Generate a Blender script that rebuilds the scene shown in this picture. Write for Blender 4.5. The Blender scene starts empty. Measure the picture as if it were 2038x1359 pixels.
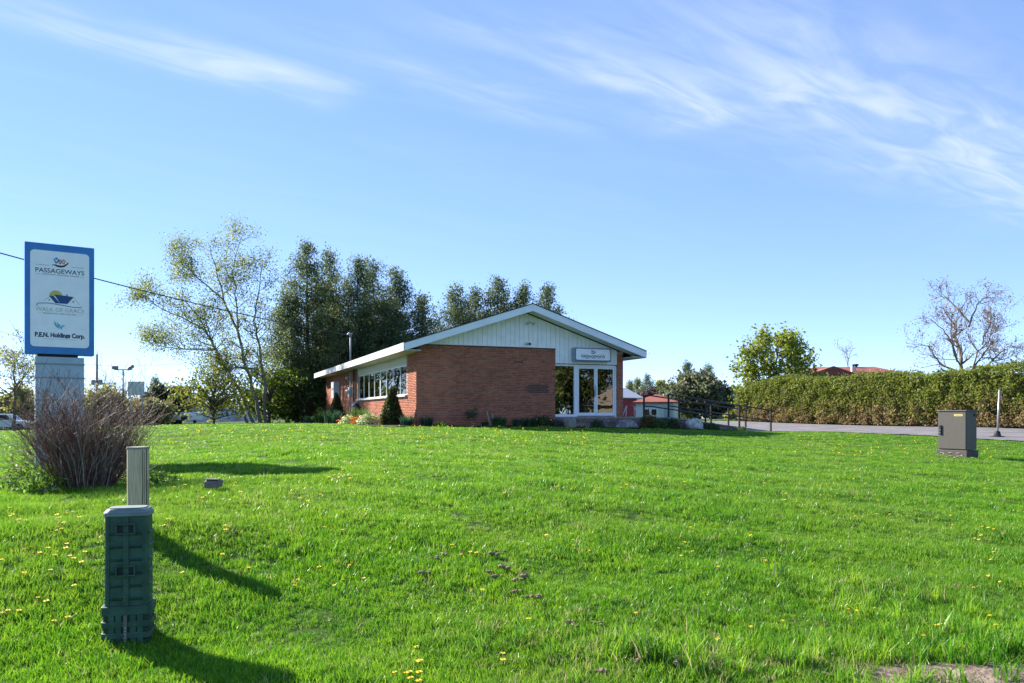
import bpy, bmesh, math, random
import numpy as np
from mathutils import Vector, Matrix, noise as mnoise

# ------------------------------------------------------------------ camera
S = bpy.context.scene
COL = S.collection
EYE = 1.62                       # camera height above the road shoulder it stands on
F = 1560.0                       # focal length in photograph pixels (2038 wide)
PX, HY = 1019.0, 825.0           # principal column, horizon row
cam = bpy.data.cameras.new('camera')
cam.sensor_width = 36.0
cam.lens = 36.0 * F / 2038.0
cam.shift_y = (HY - 679.5) / 2038.0
cam.clip_start = 0.1
cam.clip_end = 5000
camo = bpy.data.objects.new('camera', cam)
camo.location = (0, 0, EYE)
camo.rotation_euler = (math.radians(90), 0, 0)
COL.objects.link(camo)
S.camera = camo

# ------------------------------------------------------------------ light
SUN_AZ = math.atan2(-0.83, 0.56)          # from +Y towards +X (negative: left of view)
SUN_EL = math.radians(30.5)
sd = Vector((math.sin(SUN_AZ) * math.cos(SUN_EL), math.cos(SUN_AZ) * math.cos(SUN_EL), math.sin(SUN_EL)))
sun = bpy.data.lights.new('sun', 'SUN')
sun.energy = 3.9
sun.angle = math.radians(0.53)
sun.color = (1.0, 0.93, 0.82)
suno = bpy.data.objects.new('sun', sun)
suno.rotation_euler = (-sd).to_track_quat('-Z', 'Y').to_euler()
suno.location = (-30, 20, 40)
COL.objects.link(suno)

w = bpy.data.worlds.new('World')
S.world = w
w.use_nodes = True
nt = w.node_tree
nt.nodes.clear()


def N(t, typ, **kw):
    n = t.nodes.new(typ)
    for k, v in kw.items():
        setattr(n, k, v)
    return n


def mathn(t, op, a, b=None, c=None, clamp=False):
    n = t.nodes.new('ShaderNodeMath')
    n.operation = op
    n.use_clamp = clamp
    for i, v in enumerate((a, b, c)):
        if v is None:
            continue
        if isinstance(v, (int, float)):
            n.inputs[i].default_value = v
        else:
            t.links.new(v, n.inputs[i])
    return n.outputs[0]


def build_world():
    t = nt
    L = t.links.new
    out = N(t, 'ShaderNodeOutputWorld')
    bg = N(t, 'ShaderNodeBackground')
    bg.inputs[1].default_value = 0.133
    sky = N(t, 'ShaderNodeTexSky')
    sky.sky_type = 'NISHITA'
    sky.sun_disc = False
    sky.sun_elevation = SUN_EL
    sky.sun_rotation = SUN_AZ
    sky.altitude = 100
    sky.air_density = 0.3
    sky.dust_density = 0.0
    sky.ozone_density = 1.0
    tc = N(t, 'ShaderNodeTexCoord')
    sep = N(t, 'ShaderNodeSeparateXYZ')
    L(tc.outputs['Generated'], sep.inputs[0])
    z = mathn(t, 'MAXIMUM', sep.outputs[2], 0.04)
    px = mathn(t, 'DIVIDE', sep.outputs[0], z)
    py = mathn(t, 'DIVIDE', sep.outputs[1], z)
    # along-wind and cross-wind coordinates on the cloud layer
    s = mathn(t, 'ADD', mathn(t, 'MULTIPLY', px, 0.79), mathn(t, 'MULTIPLY', py, 0.61))
    q = mathn(t, 'ADD', mathn(t, 'MULTIPLY', px, -0.61), mathn(t, 'MULTIPLY', py, 0.79))

    def nz(sx, sq, scale, detail, off, dist=0.0):
        cb = N(t, 'ShaderNodeCombineXYZ')
        L(mathn(t, 'MULTIPLY', s, sx), cb.inputs[0])
        L(mathn(t, 'MULTIPLY', q, sq), cb.inputs[1])
        cb.inputs[2].default_value = off
        n = N(t, 'ShaderNodeTexNoise')
        n.inputs['Scale'].default_value = scale
        n.inputs['Detail'].default_value = detail
        n.inputs['Roughness'].default_value = 0.52
        n.inputs['Distortion'].default_value = dist
        L(cb.outputs[0], n.inputs['Vector'])
        return n.outputs['Fac']

    def gauss(x, c, wd):
        d = mathn(t, 'DIVIDE', mathn(t, 'SUBTRACT', x, c), wd)
        return mathn(t, 'POWER', 2.718, mathn(t, 'MULTIPLY', mathn(t, 'MULTIPLY', d, d), -1.0))

    def ramp(x, a, b):
        n = N(t, 'ShaderNodeMapRange')
        n.interpolation_type = 'SMOOTHSTEP'
        n.inputs[1].default_value = a
        n.inputs[2].default_value = b
        L(x, n.inputs[0])
        return n.outputs[0]

    wob = mathn(t, 'MULTIPLY', mathn(t, 'SUBTRACT', nz(1.3, 1.3, 1.6, 3, 7.7), 0.5), 0.35)
    qw = mathn(t, 'ADD', q, wob)
    fib = ramp(nz(0.8, 3.0, 2.6, 7, 2.3, 0.9), 0.30, 0.75)
    fib2 = ramp(nz(0.7, 2.4, 1.3, 6, 5.1, 0.9), 0.40, 0.78)
    b1 = mathn(t, 'MULTIPLY', gauss(qw, 2.27, 0.10), mathn(t, 'MULTIPLY', ramp(s, -0.6, 0.75), ramp(s, 1.17, 1.02)))
    b2 = mathn(t, 'MULTIPLY', gauss(qw, 1.66, 0.13), mathn(t, 'MULTIPLY', ramp(s, 0.6, 1.9), ramp(s, 2.3, 2.1)))
    b3 = mathn(t, 'MULTIPLY', gauss(qw, 1.30, 0.32), ramp(s, 1.0, 2.3))
    b4 = mathn(t, 'MULTIPLY', gauss(qw, 1.98, 0.10), mathn(t, 'MULTIPLY', ramp(s, 0.5, 1.2), ramp(s, 2.2, 1.4)))
    bands = mathn(t, 'ADD', mathn(t, 'MULTIPLY', b1, 0.85),
                  mathn(t, 'ADD', mathn(t, 'MULTIPLY', b2, 0.75),
                        mathn(t, 'ADD', mathn(t, 'MULTIPLY', b3, 0.9), mathn(t, 'MULTIPLY', b4, 0.4))))
    c1 = mathn(t, 'MULTIPLY', bands, mathn(t, 'ADD', mathn(t, 'MULTIPLY', fib, 0.78), 0.22))
    veil = mathn(t, 'MULTIPLY', fib2, 0.07)
    dens = mathn(t, 'ADD', c1, veil, clamp=True)
    dens = mathn(t, 'MULTIPLY', dens, ramp(sep.outputs[2], 0.03, 0.30))
    mx = N(t, 'ShaderNodeMix')
    mx.data_type = 'RGBA'
    hs = N(t, 'ShaderNodeHueSaturation')
    hs.inputs['Saturation'].default_value = 1.52
    hs.inputs['Value'].default_value = 1.62
    hs.inputs['Hue'].default_value = 0.510
    gm = N(t, 'ShaderNodeGamma')
    gm.inputs[1].default_value = 0.5
    L(sky.outputs[0], gm.inputs[0])
    L(gm.outputs[0], hs.inputs['Color'])
    L(mathn(t, 'MULTIPLY', dens, 0.85), mx.inputs[0])
    L(hs.outputs[0], mx.inputs[6])
    mx.inputs[7].default_value = (1.75, 2.02, 2.25, 1)
    L(mx.outputs[2], bg.inputs[0])
    L(bg.outputs[0], out.inputs[0])


build_world()
S.view_settings.view_transform = 'Standard'
S.view_settings.look = 'None'
S.view_settings.exposure = 1.85
S.view_settings.gamma = 1.0
S.view_settings.use_curve_mapping = False
S.render.engine = 'CYCLES'
S.render.resolution_x, S.render.resolution_y = 1024, 683
S.cycles.max_bounces = 8
S.cycles.transparent_max_bounces = 8

# ------------------------------------------------------------------ frames of reference
CX, CY = -3.69, 30.3                      # front left corner of the building
UX, UY = 0.928, 0.373                     # along the front wall
VX, VY = -0.373, 0.928                    # along the side wall, away
YAW = math.atan2(UY, UX)


def uv2w(u, v):
    return CX + UX * u + VX * v, CY + UY * u + VY * v


def w2uv(x, y):
    dx, dy = x - CX, y - CY
    return UX * dx + UY * dy, VX * dx + VY * dy


# control heights (u, v, height relative to the lens)
CTRL = []
for u_ in (-60, -30, -14, -2, 12, 30, 60):
    CTRL += [(u_, -38, -1.66), (u_, -31, -1.64), (u_, -27.6, -1.62)]
for u_ in (-30, -18, -9, -3, 5, 14, 30):
    CTRL += [(u_, -25.4, -1.58)]
CTRL += [(-8.3, -23.6, -1.585), (-9.3, -23.8, -1.58), (-7.2, -23.3, -1.40), (-8.4, -21.7, -1.02), (-13, -23.5, -1.5), (-13, -21, -1.15),
         (-9, -20, -.97), (-3, -23.4, -1.36), (-3, -21.8, -1.08), (0, -20, -1.05), (0, -23.3, -1.40), (5, -22, -1.35),
         (10, -20, -1.25), (9.87, -15.4, -1.07), (14, -15, -1.1), (-7.3, -16.9, -.86), (-10.3, -12.6, -1.05),
         (-14, -12, -1.3), (-9.25, -17.6, -1.0), (-18, -17, -1.45), (-9.2, -2, -.50), (-9, 8, -.52), (-8, 20, -.6),
         (0, -1, -.47), (4, -1, -.49), (9, -2, -.56), (12, -3, -.66), (15, -2.2, -.75), (17.4, -.4, -.77),
         (17.4, -8.4, -.82), (19.4, -10.5, -.84), (25, -6, -.60), (25, -14, -.8), (25, 12, -.45), (20, 10, -.6),
         (12, 5, -.65), (12, 20, -.62), (0, 12, -.5), (0, 25, -.6), (9, 25, -.6), (0, -10, -.64), (-5, -10, -.60), (-6.2, -14.3, -.70), (-1, -14.5, -.78),
         (5, -10, -.76), (11, -9, -.85), (-20, 0, -1.0), (-20, 18, -1.1), (-34, 10, -1.6), (-34, -12, -1.7),
         (-60, 0, -1.8), (-60, 60, -1.9), (-25, 60, -1.5), (0, 60, -.8), (25, 60, -.6), (60, 60, -.6), (60, 10, -.6),
         (60, -15, -1.1), (35, -15, -1.0), (35, 10, -.5), (18, -22, -1.35), (28, -21, -1.3), (60, -22, -1.4)]
_P = np.array(CTRL, float)


def _tps(r2):
    return np.where(r2 > 1e-12, r2 * np.log(r2 + 1e-12), 0.0)


def _fit():
    n = len(_P)
    d2 = ((_P[:, None, :2] - _P[None, :, :2]) ** 2).sum(-1)
    K = _tps(d2) + np.eye(n) * 1.0
    A = np.zeros((n + 3, n + 3))
    A[:n, :n] = K
    A[:n, n] = 1
    A[:n, n + 1:] = _P[:, :2]
    A[n:, :n] = A[:n, n:].T
    b = np.zeros(n + 3)
    b[:n] = _P[:, 2]
    return np.linalg.solve(A, b)


_WT = _fit()


def Hn(x, y, fine=True):
    """terrain height for numpy arrays of world x, y"""
    x = np.asarray(x, float)
    y = np.asarray(y, float)
    u, v = w2uv(x, y)
    uc = np.clip(u, -58, 58)
    vc = np.clip(v, -37, 58)
    o = np.full(x.shape, _WT[-3]) + _WT[-2] * uc + _WT[-1] * vc
    for k in range(len(_P)):
        o = o + _WT[k] * _tps((uc - _P[k, 0]) ** 2 + (vc - _P[k, 1]) ** 2)
    if fine:
        m = np.clip((34 - y) / 8, 0, 1) * np.clip((u + 45) / 10, 0, 1) * np.clip((17 - u) / 2, 0, 1) * np.clip((v + 27.5) / 1.5, 0, 1)
        f = (.5 * np.sin(3.1 * x + 1.3 * y + 2 * np.sin(.9 * y)) + .5 * np.sin(1.7 * x - 4.3 * y + 1.5 * np.sin(1.1 * x))
             + .6 * np.sin(.8 * x + 6.1 * y + 2.2 * np.sin(.7 * x + .4)) + .4 * np.sin(5.3 * x + 2.9 * y + .7))
        o = o + m * f * .021
    return o + EYE


def H(x, y):
    return float(Hn(np.array([x]), np.array([y]))[0])


def ray(px, py, Z):
    """world point that stands Z metres ahead of the lens under a photograph pixel"""
    return Vector(((px - PX) / F * Z, Z, EYE + (HY - py) / F * Z))


def ground(px, py, zmax=70):
    zs = np.geomspace(3.2, zmax, 500)
    xs = (px - PX) / F * zs
    hz = EYE + (HY - py) / F * zs
    g = Hn(xs, zs)
    i = int(np.argmax(hz <= g))
    if hz[i] > g[i]:
        return None
    return Vector((xs[i], zs[i], g[i]))


# ------------------------------------------------------------------ materials
MATS = {}


def mat(name, col, rough=.7, var=.0, scale=6.0, bump=0.0, bscale=40.0, metal=0.0, spec=.35, stretch=None, col2=None, lo=.35, hi=.65, detail=5):
    if name in MATS:
        return MATS[name]
    m = bpy.data.materials.new(name)
    m.use_nodes = True
    t = m.node_tree
    b = t.nodes['Principled BSDF']
    b.inputs['Roughness'].default_value = rough
    b.inputs['Metallic'].default_value = metal
    b.inputs['Specular IOR Level'].default_value = spec
    c = (*col, 1)
    tc = N(t, 'ShaderNodeTexCoord')
    vec = tc.outputs['Object']
    if stretch:
        mp = N(t, 'ShaderNodeMapping')
        mp.inputs['Scale'].default_value = stretch
        t.links.new(vec, mp.inputs[0])
        vec = mp.outputs[0]
    if var > 0 or col2:
        n = N(t, 'ShaderNodeTexNoise')
        n.inputs['Scale'].default_value = scale
        n.inputs['Detail'].default_value = detail
        t.links.new(vec, n.inputs['Vector'])
        r = N(t, 'ShaderNodeValToRGB')
        r.color_ramp.elements[0].position = lo
        r.color_ramp.elements[1].position = hi
        if col2:
            r.color_ramp.elements[0].color = c
            r.color_ramp.elements[1].color = (*col2, 1)
        else:
            r.color_ramp.elements[0].color = tuple(max(0, x * (1 - var)) for x in col) + (1,)
            r.color_ramp.elements[1].color = tuple(min(1, x * (1 + var)) for x in col) + (1,)
        t.links.new(n.outputs['Fac'], r.inputs[0])
        t.links.new(r.outputs[0], b.inputs['Base Color'])
    else:
        b.inputs['Base Color'].default_value = c
    if bump > 0:
        n2 = N(t, 'ShaderNodeTexNoise')
        n2.inputs['Scale'].default_value = bscale
        n2.inputs['Detail'].default_value = 6
        t.links.new(vec, n2.inputs['Vector'])
        bp = N(t, 'ShaderNodeBump')
        bp.inputs['Strength'].default_value = bump
        bp.inputs['Distance'].default_value = .02
        t.links.new(n2.outputs['Fac'], bp.inputs['Height'])
        t.links.new(bp.outputs[0], b.inputs['Normal'])
    MATS[name] = m
    return m


def leaf_mat(name='leaf', trans=.4, rough=.55, spec=.25):
    if name in MATS:
        return MATS[name]
    m = bpy.data.materials.new(name)
    m.use_nodes = True
    t = m.node_tree
    b = t.nodes['Principled BSDF']
    b.inputs['Roughness'].default_value = rough
    b.inputs['Specular IOR Level'].default_value = spec
    a = N(t, 'ShaderNodeAttribute')
    a.attribute_name = 'col'
    t.links.new(a.outputs['Color'], b.inputs['Base Color'])
    tr = N(t, 'ShaderNodeBsdfTranslucent')
    hs = N(t, 'ShaderNodeHueSaturation')
    hs.inputs['Hue'].default_value = .485
    hs.inputs['Saturation'].default_value = 1.1
    hs.inputs['Value'].default_value = 1.5
    t.links.new(a.outputs['Color'], hs.inputs['Color'])
    t.links.new(hs.outputs[0], tr.inputs[0])
    mx = N(t, 'ShaderNodeMixShader')
    mx.inputs[0].default_value = trans
    t.links.new(b.outputs[0], mx.inputs[1])
    t.links.new(tr.outputs[0], mx.inputs[2])
    t.links.new(mx.outputs[0], t.nodes['Material Output'].inputs[0])
    MATS[name] = m
    return m


def glass_mat(name, tint=(.55, .6, .6), ior=1.9):
    if name in MATS:
        return MATS[name]
    m = bpy.data.materials.new(name)
    m.use_nodes = True
    t = m.node_tree
    t.nodes.remove(t.nodes['Principled BSDF'])
    gl = N(t, 'ShaderNodeBsdfGlossy')
    gl.inputs['Roughness'].default_value = 0.0
    tc = N(t, 'ShaderNodeTexCoord')
    nz_ = N(t, 'ShaderNodeTexNoise')
    nz_.inputs['Scale'].default_value = 1.3
    t.links.new(tc.outputs['Object'], nz_.inputs['Vector'])
    bp = N(t, 'ShaderNodeBump')
    bp.inputs['Strength'].default_value = .04
    bp.inputs['Distance'].default_value = .05
    t.links.new(nz_.outputs['Fac'], bp.inputs['Height'])
    t.links.new(bp.outputs[0], gl.inputs['Normal'])
    tr = N(t, 'ShaderNodeBsdfTransparent')
    tr.inputs[0].default_value = (*tint, 1)
    fr = N(t, 'ShaderNodeFresnel')
    fr.inputs[0].default_value = ior
    mx = N(t, 'ShaderNodeMixShader')
    t.links.new(fr.outputs[0], mx.inputs[0])
    t.links.new(tr.outputs[0], mx.inputs[1])
    t.links.new(gl.outputs[0], mx.inputs[2])
    t.links.new(mx.outputs[0], t.nodes['Material Output'].inputs[0])
    MATS[name] = m
    return m


def brick_mat():
    m = bpy.data.materials.new('brick')
    m.use_nodes = True
    t = m.node_tree
    b = t.nodes['Principled BSDF']
    b.inputs['Roughness'].default_value = .85
    b.inputs['Specular IOR Level'].default_value = .2
    a = N(t, 'ShaderNodeAttribute')
    a.attribute_name = 'col'
    tc = N(t, 'ShaderNodeTexCoord')
    n = N(t, 'ShaderNodeTexNoise')
    n.inputs['Scale'].default_value = 30
    n.inputs['Detail'].default_value = 4
    t.links.new(tc.outputs['Object'], n.inputs['Vector'])
    mr = N(t, 'ShaderNodeMapRange')
    mr.inputs[3].default_value = .75
    mr.inputs[4].default_value = 1.25
    t.links.new(n.outputs['Fac'], mr.inputs[0])
    g = N(t, 'ShaderNodeNewGeometry')
    n2 = N(t, 'ShaderNodeTexNoise')
    n2.inputs['Scale'].default_value = .9
    n2.inputs['Detail'].default_value = 7
    n2.inputs['Roughness'].default_value = .65
    t.links.new(g.outputs['Position'], n2.inputs['Vector'])
    mr2 = N(t, 'ShaderNodeMapRange')
    mr2.inputs[1].default_value = .3
    mr2.inputs[2].default_value = .7
    mr2.inputs[3].default_value = .86
    mr2.inputs[4].default_value = 1.16
    t.links.new(n2.outputs['Fac'], mr2.inputs[0])
    mx = N(t, 'ShaderNodeVectorMath')
    mx.operation = 'SCALE'
    t.links.new(a.outputs['Color'], mx.inputs[0])
    t.links.new(mathn(t, 'MULTIPLY', mr.outputs[0], mr2.outputs[0]), mx.inputs['Scale'])
    t.links.new(mx.outputs[0], b.inputs['Base Color'])
    bp = N(t, 'ShaderNodeBump')
    bp.inputs['Strength'].default_value = .3
    bp.inputs['Distance'].default_value = .004
    t.links.new(n.outputs['Fac'], bp.inputs['Height'])
    t.links.new(bp.outputs[0], b.inputs['Normal'])
    return m


M_LEAF = leaf_mat()
M_NEEDLE = leaf_mat('needle', .38, .6, .2)
M_BRICK = brick_mat()
M_BARK = mat('bark', (.10, .085, .07), .9, .35, 9, .5, 30, stretch=(3, 3, .6))
M_BARKL = mat('bark_grey', (.16, .15, .125), .9, .3, 9, .4, 30, stretch=(3, 3, .6))
M_WHITE = mat('white_paint', (.83, .84, .83), .55, .06, 3, .05, 20)
M_MORTAR = mat('mortar', (.38, .29, .235), .95, .12, 8)
M_CONC = mat('concrete', (.34, .32, .30), .9, .2, 5, .3, 60)
M_ALU = mat('white_aluminium', (.74, .76, .78), .35, .03, 2, spec=.5)
M_BLACK = mat('black_metal', (.018, .019, .022), .45, .2, 20)
M_DARK = mat('dark_recess', (.03, .03, .03), .8)
M_STEEL = mat('galvanised', (.42, .44, .46), .45, .15, 12, metal=.6)
M_WOOD = mat('wood', (.30, .24, .17), .85, .3, 10, .2, 40, stretch=(14, 14, 1))


# ------------------------------------------------------------------ object helpers
def link(o, parent=None):
    COL.objects.link(o)
    if parent is not None:
        o.parent = parent
    return o


def tag(o, label=None, cat=None, group=None, kind=None):
    if label:
        o['label'] = label
    if cat:
        o['category'] = cat
    if group:
        o['group'] = group
    if kind:
        o['kind'] = kind
    return o


def empty(name, loc, rz=0, label=None, cat=None, group=None):
    o = bpy.data.objects.new(name, None)
    o.empty_display_size = .2
    o.location = loc
    o.rotation_euler = (0, 0, rz)
    link(o)
    return tag(o, label, cat, group)


class MB:
    def __init__(s):
        s.v, s.f, s.mi, s.sm = [], [], [], []

    def add(s, vs, fs, mi=0, sm=False):
        o = len(s.v)
        s.v += [tuple(p) for p in vs]
        s.f += [tuple(o + i for i in f) for f in fs]
        s.mi += [mi] * len(fs)
        s.sm += [sm] * len(fs)
        return s

    def box(s, x0, x1, y0, y1, z0, z1, mi=0):
        vs = [(x0, y0, z0), (x1, y0, z0), (x1, y1, z0), (x0, y1, z0), (x0, y0, z1), (x1, y0, z1), (x1, y1, z1), (x0, y1, z1)]
        fs = [(0, 3, 2, 1), (4, 5, 6, 7), (0, 1, 5, 4), (1, 2, 6, 5), (2, 3, 7, 6), (3, 0, 4, 7)]
        return s.add(vs, fs, mi)

    def obox(s, c, ax, ay, az, hx, hy, hz, mi=0):
        c, ax, ay, az = Vector(c), Vector(ax).normalized(), Vector(ay).normalized(), Vector(az).normalized()
        vs = []
        for k in (-1, 1):
            for i, j in ((-1, -1), (1, -1), (1, 1), (-1, 1)):
                vs.append(c + ax * hx * i + ay * hy * j + az * hz * k)
        fs = [(0, 3, 2, 1), (4, 5, 6, 7), (0, 1, 5, 4), (1, 2, 6, 5), (2, 3, 7, 6), (3, 0, 4, 7)]
        return s.add(vs, fs, mi)

    def prism(s, poly, axis, a, b, mi=0):
        """polygon given in the two other axes, extruded along axis from a to b"""
        n = len(poly)

        def P(p, t):
            if axis == 0:
                return (t, p[0], p[1])
            if axis == 1:
                return (p[0], t, p[1])
            return (p[0], p[1], t)
        vs = [P(p, a) for p in poly] + [P(p, b) for p in poly]
        fs = [tuple(range(n))[::-1], tuple(range(n, 2 * n))]
        fs += [(i, (i + 1) % n, n + (i + 1) % n, n + i) for i in range(n)]
        return s.add(vs, fs, mi)

    def tube(s, pts, rad, n=6, mi=0, cap=True, sm=True):
        pts = [Vector(p) for p in pts]
        if not hasattr(rad, '__len__'):
            rad = [rad] * len(pts)
        vs, fs = [], []
        up = Vector((0, 0, 1))
        prev = None
        for i, p in enumerate(pts):
            d = (pts[min(i + 1, len(pts) - 1)] - pts[max(i - 1, 0)])
            if d.length < 1e-9:
                d = Vector((0, 0, 1))
            d.normalize()
            a = prev if prev is not None else (Vector((1, 0, 0)) if abs(d.z) > .9 else up)
            x = (a - d * a.dot(d))
            if x.length < 1e-6:
                x = d.orthogonal()
            x.normalize()
            prev = x
            y = d.cross(x)
            for k in range(n):
                t = 2 * math.pi * k / n
                vs.append(p + (x * math.cos(t) + y * math.sin(t)) * rad[i])
        for i in range(len(pts) - 1):
            for k in range(n):
                k2 = (k + 1) % n
                fs.append((i * n + k, i * n + k2, (i + 1) * n + k2, (i + 1) * n + k))
        if cap:
            fs.append(tuple(range(n))[::-1])
            fs.append(tuple(range((len(pts) - 1) * n, len(pts) * n)))
        return s.add(vs, fs, mi, sm)

    def lathe(s, prof, n=12, c=(0, 0, 0), mi=0, sm=True):
        vs, fs = [], []
        for (r, z) in prof:
            for k in range(n):
                t = 2 * math.pi * k / n
                vs.append((c[0] + r * math.cos(t), c[1] + r * math.sin(t), c[2] + z))
        for i in range(len(prof) - 1):
            for k in range(n):
                k2 = (k + 1) % n
                fs.append((i * n + k, i * n + k2, (i + 1) * n + k2, (i + 1) * n + k))
        fs.append(tuple(range(n))[::-1])
        fs.append(tuple(range((len(prof) - 1) * n, len(prof) * n)))
        return s.add(vs, fs, mi, sm)

    def mesh(s, name):
        me = bpy.data.meshes.new(name)
        me.from_pydata(s.v, [], s.f)
        me.polygons.foreach_set('material_index', s.mi)
        me.polygons.foreach_set('use_smooth', s.sm)
        me.update()
        return me

    def build(s, name, m, parent=None, bevel=0, **kw):
        me = s.mesh(name)
        for x in (m if isinstance(m, (list, tuple)) else [m]):
            me.materials.append(x)
        o = bpy.data.objects.new(name, me)
        link(o, parent)
        if bevel:
            md = o.modifiers.new('bevel', 'BEVEL')
            md.width = bevel
            md.segments = 2
            md.limit_method = 'ANGLE'
        return tag(o, **kw)


def np_mesh(name, V, Fq, mats, col=None, smooth=False, nper=4, parent=None, mi=None):
    """fast mesh from arrays: Fq is (n, nper)"""
    me = bpy.data.meshes.new(name)
    V = np.asarray(V, np.float32)
    Fq = np.asarray(Fq, np.int32)
    me.vertices.add(len(V))
    me.vertices.foreach_set('co', V.ravel())
    me.loops.add(Fq.size)
    me.loops.foreach_set('vertex_index', Fq.ravel())
    me.polygons.add(len(Fq))
    me.polygons.foreach_set('loop_start', np.arange(0, Fq.size, nper, dtype=np.int32))
    me.polygons.foreach_set('loop_total', np.full(len(Fq), nper, np.int32))
    if smooth:
        me.polygons.foreach_set('use_smooth', np.ones(len(Fq), bool))
    if mi is not None:
        me.polygons.foreach_set('material_index', np.asarray(mi, np.int32))
    for m in (mats if isinstance(mats, (list, tuple)) else [mats]):
        me.materials.append(m)
    me.update(calc_edges=True)
    if col is not None:
        a = me.color_attributes.new('col', 'FLOAT_COLOR', 'POINT')
        c = np.ones((len(V), 4), np.float32)
        c[:, :3] = col
        a.data.foreach_set('color', c.ravel())
    o = bpy.data.objects.new(name, me)
    link(o, parent)
    return o


def rand_unit(rg, n):
    a = rg.normal(size=(n, 3))
    return a / np.linalg.norm(a, axis=1, keepdims=True)


def cards(rg, C, size, col, aspect=.62, tdir=None):
    """diamond leaf faces: returns verts, quads, colours"""
    n = len(C)
    t = rand_unit(rg, n)
    if tdir is not None:
        t = t + np.asarray(tdir)
        t /= np.linalg.norm(t, axis=1, keepdims=True)
    r = rand_unit(rg, n)
    b = np.cross(t, r)
    b /= np.linalg.norm(b, axis=1, keepdims=True) + 1e-9
    s = np.asarray(size).reshape(-1, 1) * .5
    V = np.empty((n, 4, 3))
    V[:, 0] = C - t * s
    V[:, 1] = C + b * s * aspect
    V[:, 2] = C + t * s
    V[:, 3] = C - b * s * aspect
    Fq = np.arange(n * 4).reshape(n, 4)
    return V.reshape(-1, 3), Fq, np.repeat(col, 4, axis=0)


def pick(rg, cols, n, jit=.18):
    cols = np.asarray(cols, float)
    c = cols[rg.integers(0, len(cols), n)]
    return np.clip(c * (1 + rg.normal(0, jit, (n, 1))), .004, 1)


# ------------------------------------------------------------------ terrain sheet
def build_ground():
    xs = np.concatenate([[-2500, -900, -400, -220, -140, -100, -75, -60, -48, -40, -34], np.arange(-29, 31, .3),
                         [31, 33, 36, 40, 46, 54, 64, 80, 110, 160, 260, 500, 1000, 2500]])
    ys = np.concatenate([[-2500, -800, -300, -140, -70, -40, -25, -15, -9, -5, -2], np.arange(0, 42, .3),
                         [42, 43.5, 45, 47, 49, 52, 56, 60, 66, 74, 84, 100, 130, 180, 260, 420, 800, 2500]])
    X, Y = np.meshgrid(xs, ys)
    Z = Hn(X.ravel(), Y.ravel()).reshape(X.shape)
    nx, ny = len(xs), len(ys)
    V = np.stack([X.ravel(), Y.ravel(), Z.ravel()], 1)
    i = np.arange(nx * ny).reshape(ny, nx)
    Fq = np.stack([i[:-1, :-1].ravel(), i[:-1, 1:].ravel(), i[1:, 1:].ravel(), i[1:, :-1].ravel()], 1)
    m = bpy.data.materials.new('lawn_soil')
    m.use_nodes = True
    t = m.node_tree
    b = t.nodes['Principled BSDF']
    b.inputs['Roughness'].default_value = .95
    b.inputs['Specular IOR Level'].default_value = .1
    g = N(t, 'ShaderNodeNewGeometry')
    n1 = N(t, 'ShaderNodeTexNoise')
    n1.inputs['Scale'].default_value = .45
    n1.inputs['Detail'].default_value = 6
    n2 = N(t, 'ShaderNodeTexNoise')
    n2.inputs['Scale'].default_value = 9
    n2.inputs['Detail'].default_value = 8
    t.links.new(g.outputs['Position'], n1.inputs['Vector'])
    t.links.new(g.outputs['Position'], n2.inputs['Vector'])
    r1 = N(t, 'ShaderNodeValToRGB')
    r1.color_ramp.elements[0].position = .3
    r1.color_ramp.elements[1].position = .7
    r1.color_ramp.elements[0].color = (.036, .080, .012, 1)
    r1.color_ramp.elements[1].color = (.060, .120, .016, 1)
    r2 = N(t, 'ShaderNodeValToRGB')
    r2.color_ramp.elements[0].position = .3
    r2.color_ramp.elements[1].position = .72
    r2.color_ramp.elements[0].color = (.45, .5, .4, 1)
    r2.color_ramp.elements[1].color = (1.3, 1.25, 1.2, 1)
    mx = N(t, 'ShaderNodeMix')
    mx.data_type = 'RGBA'
    mx.blend_type = 'MULTIPLY'
    mx.inputs[0].default_value = 1
    t.links.new(n1.outputs['Fac'], r1.inputs[0])
    t.links.new(n2.outputs['Fac'], r2.inputs[0])
    t.links.new(r1.outputs[0], mx.inputs[6])
    t.links.new(r2.outputs[0], mx.inputs[7])
    t.links.new(mx.outputs[2], b.inputs['Base Color'])
    bp = N(t, 'ShaderNodeBump')
    bp.inputs['Strength'].default_value = .6
    bp.inputs['Distance'].default_value = .05
    t.links.new(n2.outputs['Fac'], bp.inputs['Height'])
    t.links.new(bp.outputs[0], b.inputs['Normal'])
    o = np_mesh('ground', V, Fq, m, smooth=True)
    tag(o, kind='structure')


build_ground()

ASPHALT = mat('asphalt', (.165, .155, .165), .9, .22, 1.2, .4, 120, col2=None)


def sheet(name, poly_fn, u0, u1, v0, v1, step, lift, m):
    us = np.arange(u0, u1 + 1e-6, step)
    vs = np.arange(v0, v1 + 1e-6, step)
    U, V_ = np.meshgrid(us, vs)
    x, y = uv2w(U, V_)
    z = Hn(x.ravel(), y.ravel()).reshape(x.shape) + lift
    i = np.arange(U.size).reshape(U.shape)
    uc = (U[:-1, :-1] + U[1:, 1:]) / 2
    vc = (V_[:-1, :-1] + V_[1:, 1:]) / 2
    k = poly_fn(uc, vc).ravel()
    Fq = np.stack([i[:-1, :-1].ravel(), i[:-1, 1:].ravel(), i[1:, 1:].ravel(), i[1:, :-1].ravel()], 1)[k]
    used, inv = np.unique(Fq.ravel(), return_inverse=True)
    V = np.stack([x.ravel(), y.ravel(), z.ravel()], 1)[used]
    o = np_mesh(name, V, inv.reshape(-1, 4), m, smooth=True)
    return tag(o, kind='structure')


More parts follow.
